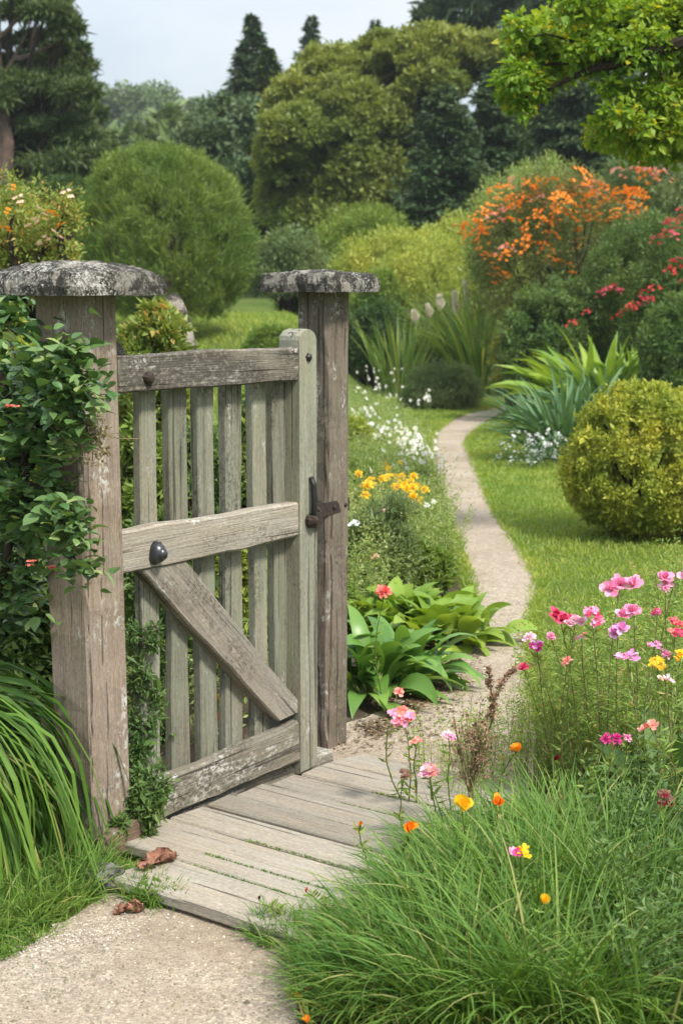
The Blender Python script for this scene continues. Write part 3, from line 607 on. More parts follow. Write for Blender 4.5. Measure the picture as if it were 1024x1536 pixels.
broad('broadleaf_tree', 'huge olive-green broadleaf tree filling the middle of the background', [(560, 100, 60, 40), (500, 110, 50, 40), (455, 150, 50, 40), (620, 90, 55, 38), (670, 80, 50, 35), (520, 160, 70, 45), (590, 150, 60, 45), (440, 205, 50, 40), (500, 225, 70, 45), (570, 220, 60, 45), (430, 260, 45, 40), (480, 285, 70, 45), (550, 290, 60, 50), (425, 315, 40, 40), (490, 335, 60, 35), (650, 130, 50, 40), (610, 200, 40, 50), (715, 95, 45, 35), (740, 85, 40, 30), (530, 200, 70, 45), (460, 190, 50, 40), (540, 250, 70, 50), (470, 250, 60, 40), (430, 300, 50, 50), (520, 330, 70, 40), (590, 270, 50, 60), (580, 75, 40, 25), (650, 65, 50, 25), (600, 110, 50, 35), (480, 130, 45, 35), (500, 300, 60, 50), (455, 330, 60, 40), (560, 330, 60, 40), (560, 180, 60, 50), (510, 260, 60, 50), (425, 230, 40, 40), (600, 240, 50, 50), (700, 110, 50, 40)], 38, 'olive', 17, (.088, .044), 60, 210, base=520, trunk_r=.3)
conifer('evergreen_tree', 'dark blue-green evergreen with a domed crown in front of the olive-green tree', 668, 128, 190, 33, 340, 'cypress', seed=18, levels=36, nb=14, dens=230, leaf=(.020, .0075), droop=.20, pw=.50)
conifer('evergreen_tree', 'dark evergreen close on the right of the domed blue-green one', 742, 112, 190, 34.5, 340, 'cypress', seed=25, levels=36, nb=14, dens=230, leaf=(.020, .0075), droop=.22, pw=.52)
conifer('evergreen_tree', 'dark feathery conifer showing through the gap under the maple limb', 850, 70, 230, 36, 340, 'cypress', seed=26, levels=36, nb=14, dens=230, leaf=(.020, .0075), droop=.22, pw=.55)
conifer('conifer_tree', 'mid-green feathery conifer low beside the tallest spruce, above the clipped bush', 338, 140, 130, 42, 340, 'pine', seed=27, levels=28, nb=12, dens=190, leaf=(.020, .0075), pw=.6)
broad('evergreen_tree', 'shadowy grey-green evergreen behind the overhanging maple branch', [(800, 120, 60, 45), (860, 110, 60, 45), (780, 180, 60, 50), (850, 180, 60, 50), (920, 150, 60, 50), (800, 240, 60, 50), (870, 240, 60, 50), (940, 220, 70, 60), (1010, 190, 70, 70), (990, 90, 80, 60), (1010, 270, 70, 60), (960, 310, 80, 50), (1040, 310, 80, 60), (880, 300, 70, 50), (800, 300, 60, 50), (765, 110, 45, 40), (780, 150, 50, 40)], 37, 'cypress', 19, (.11, .05), 44, 130, base=850)
broad('pine_tree', 'tall dark pine with spreading top cut off by the upper edge of the photo', [(700, 15, 55, 26), (650, 30, 26, 14), (760, 20, 50, 28), (730, -20, 70, 26), (820, 15, 45, 24), (790, -30, 60, 30), (700, 45, 40, 16), (860, 30, 60, 30)], 48, 'spruce', 20, (.20, .05), 40, 70, base=740, trunk_r=.3)
# big pine at the left edge, with bare limbs showing against the sky
pn = broad('pine_tree', 'big dark pine with layered boughs and a bare brown trunk at the photo edge', [(14, 22, 36, 10), (70, 20, 34, 9), (100, 45, 22, 8), (48, 60, 20, 9), (112, 74, 18, 5), (-10, 62, 26, 8), (64, 2, 36, 8), (20, -22, 60, 12), (98, 34, 18, 6), (84, 74, 16, 5),
    (60, 95, 55, 15), (20, 100, 50, 15), (112, 100, 28, 13), (90, 120, 44, 15), (30, 130, 60, 18), (115, 140, 32, 16), (60, 155, 56, 18), (-10, 150, 50, 20), (120, 175, 36, 16), (80, 190, 48, 16), (70, 215, 55, 18), (125, 215, 40, 20), (30, 185, 40, 14), (100, 250, 60, 22), (55, 255, 50, 22), (150, 240, 36, 24), (90, 290, 70, 26), (140, 285, 50, 26)], 31, 'pine', 21, (.11, .022), 50, 90, base=2, trunk_r=.20, dy=1.0, sub=.30)
tb = MB(); O = np.array(pn.location); rng = np.random.default_rng(4)
tr = [at(-2, 400, 30.5) - O, at(4, 290, 30.4) - O, at(9, 215, 30.3) - O, at(4, 175, 30.3) - O, at(-6, 100, 30.6) - O, at(-4, 20, 31) - O]; tr[0][2] = -.2
tube(tb, tr, [.20, .17, .15, .14, .12, .06], 8)
for a, b in (((4, 165), (52, 85)), ((2, 120), (45, 35)), ((-4, 60), (36, 15)), ((4, 180), (110, 160)), ((20, 88), (90, 62))): tube(tb, curve_pts(at(*a, 30.4) - O, at(*b, 30.4) - O, 7, rng, .12, -.05), np.linspace(.055, .015, 7), 6)
tb.obj('limb', bark_mat('pine_bark', (.20, .14, .11)), pn)
broad('yew_tree', 'dark spreading evergreen under the pine, left of the clipped round bush', [(110, 300, 60, 34), (60, 320, 70, 40), (150, 330, 50, 40), (185, 265, 30, 24), (160, 300, 44, 30)], 27, 'dark', 22, (.08, .026), 46, 100, base=100)

# overhanging maple: trunk stands outside the frame, one limb reaches in
def maple():
    rng = np.random.default_rng(31); Y = 10.0; b = at(1330, 400, Y); O = np.array([b[0], Y, float(terr(b[0], Y))]); root = thing('maple_tree', 'bright yellow-green maple limb with a thin dark branch hanging into the upper corner', 'tree', tuple(O))
    tb = MB(); tk = [np.array([0, 0, -.1]), np.array([-.05, 0, 1.4]), at(1290, 60, Y) - O, at(1250, -60, Y) - O]; tube(tb, tk, [.16, .13, .11, .09], 9); tb.obj('trunk', B_grey, root)
    lb = MB(); pts = [(1290, 40), (1180, 25), (1100, 45), (1024, 62), (980, 78), (935, 94), (890, 103), (855, 117), (815, 138), (775, 150)]
    tube(lb, np.array([at(p[0], p[1], Y - .42 + .3 * i / 9) - O for i, p in enumerate(pts)]), np.linspace(.05, .006, len(pts)), 6)
    tw = [((1100, 45), (940, 20)), ((1024, 62), (850, 50)), ((935, 94), (800, 55)), ((980, 78), (1010, 180)), ((1100, 45), (1000, 200)), ((1010, 180), (890, 215)), ((1024, 62), (930, 160)), ((890, 103), (770, 105)), ((1180, 25), (1040, 240)), ((1180, 25), (1000, -20))]
    for a, c in tw: tube(lb, curve_pts(at(*a, Y) - O, at(c[0], c[1], Y + rng.uniform(-.4, .4)) - O, 8, rng, .12, .08), np.linspace(.016, .004, 8), 5)
    lb.obj('branch', B_dark, root)
    mb = MB(); pads = [(800, 58, 44, 24), (785, 40, 20, 12), (860, 45, 55, 30), (930, 30, 60, 36), (1000, 20, 60, 40), (768, 112, 24, 14), (795, 125, 34, 20), (835, 95, 44, 24), (890, 80, 44, 24), (960, 75, 50, 26), (1015, 120, 40, 40), (985, 150, 40, 24), (995, 185, 46, 24), (940, 185, 36, 18), (905, 205, 30, 13), (955, 215, 40, 14), (1040, 210, 50, 40), (765, 145, 12, 12), (785, 150, 10, 14), (930, 130, 26, 14), (1060, 40, 60, 60), (1080, 140, 60, 60), (880, 10, 40, 20), (970, 225, 30, 12), (800, 75, 40, 20), (760, 125, 14, 10)]
    for a in pads:
        m = max(6, int(a[2] * a[3] / 42)); c = at(a[0], a[1], Y + rng.uniform(-.35, .35)) - O; q = rvec(rng, m) * rng.random((m, 1)) ** .4; C = c + q * np.array([a[2], (a[2] + a[3]) / 2, a[3]]) * Y / F
        foliage(mb, rng, C, .075, 40, .040, .030, -.3, .9, flat=.45, ls=.25)
    mb.obj('crown', LM['maple'], root)
maple()

# ------------------------------------------------------------------ shrubs
shrub('clipped_shrub', 'big round clipped green bush like a ball on the lawn bank', 'bush', 250, 209, 264, 22, 'willow', (.062, .0135), 800, 95, .045, 41, 1.0, inner=.80, lo=-.8, cz=.47, amp=.13, up=.9, rnd=.6, stem=.04)
def stray_shoots(root_name, n, L, W, mat, seed, h):
    o = SC.objects[root_name]; rng = np.random.default_rng(seed); rx = o['rx']; q = rvec(rng, n); q[:, 2] = np.abs(q[:, 2]) * 1.2 - .3; q = norm(q); P = q * [rx * .9, rx * .9, h * .48] + [0, 0, h * .47]
    mb = MB(); blades(mb, P, np.arctan2(q[:, 1], q[:, 0]) + rng.normal(size=n) * .5, np.clip(.9 + rng.normal(size=n) * .4, .1, 1.5), L * rng.uniform(.4, 1.2, n), W, rng.uniform(-.3, .8, n), 3, 'leaf', rng.normal(size=n)); mb.obj('shoots', LM[mat], o)
stray_shoots('clipped_shrub', 2200, .26, .012, 'willow', 5, 2.35)
S = lambda *a, **k: shrub(*a, **k)
S('garden_shrub', 'rounded dusty green shrub just right of the clipped ball', 'bush', 432, 342, 120, 29, 'dusty', (.075, .03), 190, 80, .11, 42)
S('garden_shrub', 'mid-green shrub between the far gate post and the big broadleaf tree', 'bush', 545, 304, 190, 32, 'fresh', (.09, .035), 260, 80, .10, 43, amp=.4)
S('garden_shrub', 'lime-green shrub behind the flat post cap', 'bush', 590, 348, 200, 28.5, 'lime', (.075, .03), 280, 85, .10, 44, amp=.4)
S('garden_shrub', 'yellowish green shrub left of the orange azalea', 'bush', 680, 322, 200, 30, 'lime', (.08, .03), 280, 85, .10, 45, amp=.4)
S('garden_shrub', 'green shrub directly right of the far gate post', 'bush', 565, 398, 120, 27, 'fresh', (.07, .028), 200, 85, .10, 46, amp=.35)
S('garden_shrub', 'soft pale shrub behind the plumed grass', 'bush', 650, 385, 170, 27.5, 'lime', (.07, .026), 240, 85, .10, 47, amp=.35)
S('garden_shrub', 'dark low shrub at the foot of the far post', 'bush', 560, 458, 110, 26, 'dark', (.06, .026), 150, 80, .11, 48)
S('garden_shrub', 'dark green shrub filling the bank below the lime-green bushes', 'bush', 480, 400, 150, 30, 'mid', (.08, .03), 180, 80, .11, 49)
S('garden_shrub', 'pale lime shrub in the gap below the dark domed evergreen', 'bush', 625, 322, 150, 33.5, 'lime', (.08, .03), 200, 80, .10, 38, amp=.35)
S('mound_shrub', 'low grey-green mound at the bend of the path', 'bush', 660, 545, 132, 20, 'dusty', (.055, .012), 220, 80, .09, 50, cz=.3, ground_y=613, up=.5)
S('garden_shrub', 'pale green shrub rising behind the orange azalea', 'bush', 805, 222, 210, 25, 'feather', (.07, .02), 260, 80, .09, 51, up=.8, amp=.35, cz=.6)
S('garden_shrub', 'grey-green shrub in the shade beneath the maple limb', 'bush', 985, 190, 190, 24, 'dusty', (.07, .026), 220, 80, .10, 52, amp=.35, cz=.55)
S('garden_shrub', 'dense dark green shrub growing under the orange azalea', 'bush', 815, 432, 130, 20.0, 'mid', (.040, .017), 280, 105, .09, 53, cz=.5, amp=.3)
S('garden_shrub', 'yellow-leaved shrub between the plumed grass and the azalea', 'bush', 768, 455, 60, 21, 'autumn', (.05, .02), 110, 80, .14, 54, cz=.5)
S('garden_shrub', 'leafy green shrub at the right edge behind the yellow-green bush', 'bush', 1020, 440, 130, 17.5, 'mid', (.05, .02), 220, 85, .09, 55, cz=.55)
yb = S('rounded_shrub', 'dome-shaped yellow-green bush standing on the lawn', 'bush', 982, 577, 296, 10.6, 'gold', (.021, .012), 900, 120, .042, 56, .85, cz=.38, amp=.12, inner=.80, ground_y=806, lo=-.95, up=.5, rnd=.7)
S('clipped_hedge', 'low clipped hedge on the grass bank behind the gate', 'hedge', 412, 486, 100, 20, 'fresh', (.05, .016), 200, 80, .09, 57, .6, cz=.35, amp=.05)
S('flowering_shrub', 'yellow-green bush with small golden flowers just behind the thick post', 'bush', 236, 440, 125, 9.5, 'autumn', (.04, .018), 220, 80, .10, 58, cz=.6, amp=.3)
ls_, LC, lr, lrx, lh = S('flowering_shrub', 'tall yellowish shrub with orange blossom and dark crooked stems behind the domed cap', 'bush', 32, 282, 150, 10, 'autumn', (.028, .013), 260, 130, .10, 59, cz=.72, amp=.45, inner=.4, stem=.035)
tb = MB(); rng = np.random.default_rng(6); OL = np.array(ls_.location)
for pp in ([(92, 480), (94, 390), (90, 345), (98, 320), (100, 305)], [(18, 480), (22, 390), (14, 350), (20, 322)], [(40, 420), (60, 380), (90, 350)]): tube(tb, np.array([at(a, b, 9.7) - OL for a, b in pp]), np.linspace(.030, .010, len(pp)), 7)
tb.obj('stem', B_dark, ls_)
mb = MB()
for a_, b_, r_ in ((98, 305, 16), (20, 285, 24), (70, 335, 26), (40, 320, 34), (105, 330, 14), (15, 330, 30), (85, 375, 28), (60, 395, 40)):
    c_ = at(a_, b_, 9.7) - OL; foliage(mb, rng, c_ + rvec(rng, 9) * r_ * 1.3 * 9.7 / F * rng.random((9, 1)) ** .5, .085, 52, .022, .010, rnd=1.0, shell=.8)
mb.obj('foliage', LM['autumn'], ls_)
S('garden_shrub', 'sunlit lime foliage left of the thick post, above the rose leaves', 'bush', 10, 425, 170, 7.2, 'lime', (.045, .018), 200, 70, .09, 60, cz=.6)
for i, (px, tp, wp, Y, mt_) in enumerate([(215, 610, 110, 6.9, 'fresh'), (300, 600, 110, 7.6, 'mid'), (385, 590, 110, 8.2, 'fresh'), (450, 570, 90, 8.8, 'dusty'), (250, 760, 120, 6.2, 'mid'), (345, 790, 110, 6.7, 'lime'), (415, 830, 90, 7.2, 'fresh')]):
    S('border_shrub', ['bright green leafy plant seen through the first gap of the gate', 'darker green plant seen through the middle gate slats', 'fresh green plant seen below the top rail by the latch stile', 'dusty green plant between the latch stile and far post', 'mid-green low plant at the hinge end behind the brace', 'yellow-green low plant behind the brace', 'bright low plant behind the latch end of the gate'][i], 'plant', px, tp, wp, Y, mt_, (.045, .018), 130, 60, .13, 61 + i, cz=.5, amp=.35)
S('garden_shrub', 'deep green bush low between the rose and the drooping grass', 'bush', 10, 800, 170, 5.4, 'mid', (.05, .022), 150, 60, .10, 70, cz=.5)

for a_ in [('silvery fine-leaved border plant beside the latch, below the yellow flowers', 565, 765, 905, 110, 'dusty', (.030, .007)), ('fresh green bushy border plant just behind the pale broad leaves', 630, 815, 900, 95, 'fresh', (.030, .010)), ('yellow-green border plant spilling toward the path below the yellow flowers', 652, 790, 862, 60, 'lime', (.026, .008)), ('feathery green border plant right behind the far post at rail height', 545, 690, 800, 80, 'feather', (.030, .007)), ('soft green border plant between the daisies and the path edge', 625, 700, 775, 70, 'fresh', (.028, .008)), ('golden-tinted border plant close beside the far post under the daisies', 535, 640, 730, 44, 'lime', (.03, .008))]:
    S('border_plant', a_[0], 'plant', a_[1], a_[2], a_[4], 9, a_[5], a_[6], 110, 90, .12, int(a_[1]), cz=.45, amp=.35, ground_y=a_[3], up=.8, stem=.006, inner=.4)
# orange azalea with blossom, red rhododendron
def floret_mesh(name, mat, rng, n=6, r=.03, petals=5, spread=.06):
    mb = MB()
    for i in range(n):
        q = rvec(rng, 1)[0] * spread; q[2] = abs(q[2]) * .7; az = np.arange(petals) * 6.283 / petals + rng.uniform(0, 6)
        blades(mb, np.tile(q, (petals, 1)), az + rng.normal(size=petals) * .1, rng.uniform(.2, 1.0), r * rng.uniform(.8, 1.2, petals), r * .75, .9, 3, 'petal', rng.normal(size=petals) * .3, .15)
    return mb.mesh(name, mat)
fo = floret_mesh('blossom', PM['peach'], np.random.default_rng(3), 4, .018, 5, .03), floret_mesh('blossom', PM['orange'], np.random.default_rng(4), 3, .016, 5, .025)
for i, (px, py) in enumerate([(103, 292), (20, 283), (62, 318), (78, 322), (50, 335), (92, 340), (30, 300), (12, 318), (84, 352), (8, 345), (66, 362)]):
    c = bpy.data.objects.new('blossom', fo[i % 2]); COL.objects.link(c); c.parent = ls_; c.location = Vector(at(px, py, 9.5)) - ls_.location; c.rotation_euler = (.6, 0, i)
az_, AC, ar, arx, ah = S('azalea_bush', 'tall azalea bush covered in bright orange blossom', 'bush', 830, 262, 262, 21.5, 'azalea', (.040, .013), 520, 110, .06, 80, cz=.62, amp=.3, lo=-.75, stem=.03)
tb = MB(); OA = np.array(az_.location); rng = np.random.default_rng(9)
for pp in ([(868, 600), (868, 500), (872, 420), (860, 350)], [(868, 560), (850, 460), (820, 400)], [(870, 520), (900, 430), (930, 380)]): tube(tb, np.array([at(a, b, 20.8) - OA for a, b in pp]), np.linspace(.05, .02, len(pp)), 7)
tb.obj('trunk', B_dark, az_)
rng = np.random.default_rng(12); fm = [floret_mesh('blossom', PM['azo'], rng, 13, .030, 5, .15) for _ in range(3)] + [floret_mesh('blossom', PM['orange'], rng, 12, .028, 5, .14), floret_mesh('blossom', PM['salmon'], rng, 9, .028, 5, .13)]
apx = [(695, 349), (705, 362), (720, 325), (730, 335), (740, 330), (722, 350), (736, 340), (735, 315), (752, 290), (745, 293), (765, 320), (768, 305), (760, 322), (771, 276), (790, 282), (800, 283), (803, 300), (808, 302), (828, 280), (838, 305), (842, 310), (850, 310), (856, 281), (845, 292), (870, 270), (876, 282), (884, 285), (880, 292), (890, 290), (893, 284), (900, 285), (888, 300), (895, 302), (862, 318), (840, 326), (825, 325), (808, 335), (815, 336), (803, 333), (895, 330), (920, 328), (925, 325), (928, 295), (933, 298), (940, 300), (945, 314), (947, 320), (955, 295), (957, 304), (960, 330), (959, 255), (962, 258), (970, 262), (980, 262), (990, 268), (930, 262), (945, 300), (955, 320), (797, 378), (815, 379), (842, 405), (752, 384), (742, 412), (753, 420), (780, 366), (825, 395), (748, 308), (775, 300), (812, 290), (835, 292), (862, 300), (875, 310), (905, 312), (915, 300), (788, 310), (730, 360), (712, 345), (850, 340), (880, 340), (770, 340), (760, 380), (825, 360), (735, 390), (870, 370)]
for i, (px, py) in enumerate(apx):
    c = bpy.data.objects.new('blossom', fm[0 if rng.random() < .3 else rng.integers(5)]); COL.objects.link(c); c.parent = az_
    Yf = 21.5 - arx * .85 * (.78 if py > 300 else .45) + rng.uniform(-.15, .15); c.location = Vector(at(px, py, Yf)) - az_.location; c.rotation_euler = (rng.uniform(.1, .9), rng.uniform(-.4, .4), rng.uniform(0, 6)); c.scale = [rng.uniform(.7, 1.2)] * 3
rh, RC, rr_, rrx, rhh = S('rhododendron_bush', 'dark-leaved shrub with crimson-pink flower sprays at the right edge', 'bush', 1000, 300, 260, 20, 'mid', (.042, .015), 520, 120, .06, 81, cz=.55, amp=.3, lo=-.75)
fr = [floret_mesh('blossom', PM['rhodo'], rng, 10, .026, 5, .085), floret_mesh('blossom', PM['red'], rng, 8, .024, 5, .08)]
for px, py in [(1005, 335), (1015, 345), (1020, 330), (998, 350), (1010, 355), (990, 355), (995, 365), (1022, 318), (1000, 340), (985, 362), (1018, 395), (1010, 400), (1022, 425), (1005, 410), (920, 434), (912, 438), (930, 440), (900, 442), (965, 440), (980, 436), (975, 452), (968, 455), (960, 452), (945, 463), (950, 460), (938, 470), (925, 478), (858, 488), (1015, 452), (880, 470)]:
    c = bpy.data.objects.new('blossom', fr[rng.integers(2)]); COL.objects.link(c); c.parent = rh
    c.location = Vector(at(px, py, 20 - rrx * .8 + rng.uniform(-.1, .1))) - rh.location; c.rotation_euler = (rng.uniform(.1, .9), rng.uniform(-.4, .4), rng.uniform(0, 6)); c.scale = [rng.uniform(.6, 1.1)] * 3

# ------------------------------------------------------------------ strap-leaved clumps, plumed grass, broad-leaved plants
def clump(name, label, cat, base, n, L, W, bend, mat, seed, el=(1.0, 1.5), r=.05, segs=6, prof='strap', fold=.15, azr=(0, 6.283), group=None, part='leaf', power=1.4):
    rng = np.random.default_rng(seed); root = thing(name, label, cat, tuple(base), group); mb = MB(); az = rng.uniform(*azr, n); rad = np.sqrt(rng.random(n)) * r
    P = np.stack([np.cos(az) * rad, np.sin(az) * rad, 0 * az], 1)
    blades(mb, P, az + rng.normal(size=n) * .35, rng.uniform(*el, n), L * rng.uniform(.6, 1.1, n), W * rng.uniform(.5, 1.35, n), rng.uniform(*bend, n), segs, prof, rng.normal(size=n) * .45, fold, power)
    mb.obj(part, LM[mat], root); return root, rng
def gpt(px, py):
    p = ground(px, py); p[2] = 0; return p
for i, (px, py, h, mt_, lb) in enumerate([(846, 690, .92, 'strap', 'blue-green strap-leaved clump at the lawn edge, nearest the path'), (890, 668, 1.0, 'strap', 'blue-green strap-leaved clump behind the yellow-green bush, middle one'), (925, 655, 1.05, 'strap', 'blue-green strap-leaved clump farthest right, below the crimson flowers')]):
    clump('strap_leaf_plant', lb, 'plant', gpt(px, py), 230, h, .035, (.6, 1.9), mt_, 90 + i, (.7, 1.5), .22, group='strap-leaved clumps beside the lawn')
clump('plumed_grass', 'tall reedy grass clump with upright cream plumes by the end of the path', 'ornamental grass', gpt(716, 592), 420, 1.75, .030, (.2, 1.3), 'reed', 95, (1.05, 1.53), .30)
pg = SC.objects['plumed_grass']
clump('plumed_grass', 'smaller sparser reedy grass left of the big plumed clump', 'ornamental grass', np.array(at(600, 545, 25)) * [1, 1, 0], 110, 1.35, .026, (.1, .9), 'reed', 96, (1.15, 1.54), .28)
rng = np.random.default_rng(15); M_plume = petal_mat('cream_plume', (.70, .62, .48), (.84, .78, .66), .3)
for px, py, hpx, par in [(681, 458, 34, 0), (697, 448, 44, 0), (739, 452, 26, 0), (778, 468, 24, 0), (758, 470, 20, 0), (641, 470, 18, 1), (620, 478, 16, 1), (658, 456, 18, 1)]:
    pr = [o for o in SC.objects if o.name.startswith('plumed_grass')][par]; Y = pr.location[1] - .2; top = at(px, py - hpx / 2, Y) - np.array(pr.location); bot = at(px + 3, py + hpx / 2, Y) - np.array(pr.location)
    mb = MB(); n = 160; t = rng.random(n); P = bot + (top - bot) * t[:, None]; wd2 = (.05 * np.sin(np.pi * np.clip(t * .9 + .08, 0, 1)))[:, None]
    kites(mb, P, norm(rvec(rng, n) * .6 + [0, 0, 1.]), rvec(rng, n), .13 * (1 - t * .4), .034); pl = mb.obj('plume', M_plume, pr)
    sb = MB(); tube(sb, curve_pts((rng.normal() * .05, rng.normal() * .05, 0), bot, 5, rng, .05), .006, 5); sb.obj('stalk', M_stem, pr)
clump('fern_plant', 'bright yellow-green broad-leaved clump below the red flower sprays', 'plant', gpt(905, 652), 150, 1.25, .16, (.5, 1.6), 'hosta2', 97, (.8, 1.5), .3, prof='leaf')
clump('fern_plant', 'yellow-green clump behind the yellow-green dome, right of the brighter one', 'plant', gpt(962, 648), 120, 1.1, .15, (.5, 1.6), 'hosta2', 98, (.8, 1.5), .25, prof='leaf')
# broad leaves beside the far post
def broadleaf_plant(name, label, px, py, n, L, W, mat, seed, el=(.25, 1.45), bend=(.6, 1.7), r=.10, petiole=.35):
    rng = np.random.default_rng(seed); b = gpt(px, py); root = thing(name, label, 'plant', tuple(b)); mb = MB(); st = MB(); az = np.arange(n) * 2.399 + rng.normal(size=n) * .3; el_ = el[0] + (el[1] - el[0]) * np.linspace(0, 1, n) ** .8
    for i in range(n):
        pl = L * petiole * rng.uniform(.7, 1.2); d = np.array([math.cos(az[i]) * math.cos(el_[i]), math.sin(az[i]) * math.cos(el_[i]), math.sin(el_[i])]); p0 = np.array([math.cos(az[i]), math.sin(az[i]), 0]) * r * rng.random(); p1 = p0 + d * pl
        tube(st, [p0, p0 + d * pl * .5, p1], [.006, .005, .004], 5)
        blades(mb, p1[None], az[i], el_[i] + .05, L * rng.uniform(.65, 1.1), W * rng.uniform(.75, 1.15), rng.uniform(*bend), 8, 'leaf', rng.normal() * .35, .22, 1.2)
    mb.obj('leaf', LM[mat], root, smooth=True); st.obj('stem', M_stem, root); return root
broadleaf_plant('broad_leaved_plant', 'lush dark green broad-leaved plant at the foot of the far post', 550, 1045, 62, .30, .090, 'hosta', 101, (.15, 1.4), (.9, 2.3))
broadleaf_plant('broad_leaved_plant', 'broad-leaved plant leaning over the path beside the far post, front one', 596, 1030, 48, .27, .082, 'hosta', 102, (.15, 1.4), (.9, 2.2))
broadleaf_plant('broad_leaved_plant', 'light green broad-leaved plant bulging onto the path edge', 662, 965, 110, .20, .10, 'hosta2', 103, (.2, 1.5), (.9, 2.2), .22)
broadleaf_plant('broad_leaved_plant', 'pale green broad-leaved plant behind the dark one, toward the meadow', 590, 950, 110, .22, .10, 'hosta2', 104, (.2, 1.5), (.9, 2.2), .22)
broadleaf_plant('broad_leaved_plant', 'dark large-leaved plant at the right edge under the coral flower', 1030, 1265, 30, .30, .13, 'weed', 105, bend=(.4, 1.5))

# ------------------------------------------------------------------ standing rock, stone, debris
def rock(name, label, cat, c, r, seed, mat, rot=0.0):
    rng = np.random.default_rng(seed); n, k = 28, 18; th, ph = np.meshgrid(np.linspace(0, 2 * np.pi, n, False), np.linspace(.02, np.pi - .02, k)); q = np.stack([np.sin(ph) * np.cos(th), np.sin(ph) * np.sin(th), np.cos(ph)], 2).reshape(-1, 3)
    s = lumps(rng, 14, .22, 6)(q) + rng.normal(size=len(q)) * .012; V = np.sign(q) * np.abs(q) ** .8 * np.asarray(r) * s[:, None]; V[:, 0] += V[:, 2] * rot
    i0 = [(i * n + j, i * n + (j + 1) % n, (i + 1) * n + (j + 1) % n, (i + 1) * n + j) for i in range(k - 1) for j in range(n)]
    mb = MB(); mb.add(V, [np.array(i0)[:, ::-1], [list(range(n))], [[(k - 1) * n + j for j in range(n)][::-1]]]); return tag(mb.obj(name, mat, None, tuple(c), True), label, cat)
M_rock = stone_mat('pale_rock', (.33, .29, .24), .25, .15, .5)
p = at(280, 500, 12.0); rock('standing_rock', 'tall pale rough rock leaning among the yellow shrubs above the gate', 'rock', (p[0], 12.0, .75), (.12, .12, .78), 5, M_rock, -.10)
p = gpt(158, 1345); rock('stone', 'grey stone half hidden in grass under the corner of the deck', 'stone', (p[0], p[1] + .05, .02), (.06, .05, .045), 6, stone_mat('grey_stone', (.22, .21, .19), .2, .2, 2))
def dry_leaf(label, px, py, z, L, seed, rz):
    rng = np.random.default_rng(seed); mb = MB(); n, m = 12, 7; V = []
    for i in range(n + 1):
        t = i / n; hw = L * .26 * math.sin(math.pi * min(1, t * .9 + .08)) ** .7
        for j in range(m + 1):
            s = j / m * 2 - 1; a = s * 2.0 + .3 * math.sin(t * 9); V.append([L * (t - .5) + .006 * rng.normal(), hw * math.sin(a) * .8 + .004 * rng.normal(), hw * (1 - math.cos(a)) * .55 + .008 * math.sin(t * 7 + s * 3) + .004 * rng.normal() + .008])
    mb.add(V, [[[i * (m + 1) + j, i * (m + 1) + j + 1, (i + 1) * (m + 1) + j + 1, (i + 1) * (m + 1) + j] for i in range(n) for j in range(m)]])
    o = mb.obj('dry_leaf', M_dry, None, tuple(ground(px, py, z)), True); o.rotation_euler.z = rz; return tag(o, label, 'dead leaf')
M_dry = plain('dry_brown_leaf', (.27, .13, .085), .8, .2, var=.6, scale=45)
dry_leaf('crumpled reddish-brown dead leaf lying on the front plank near the post', 238, 1297, .052, .135, 3, .9)
dry_leaf('small curled brown leaf on the gravel below the front plank', 192, 1368, .012, .07, 4, .2)

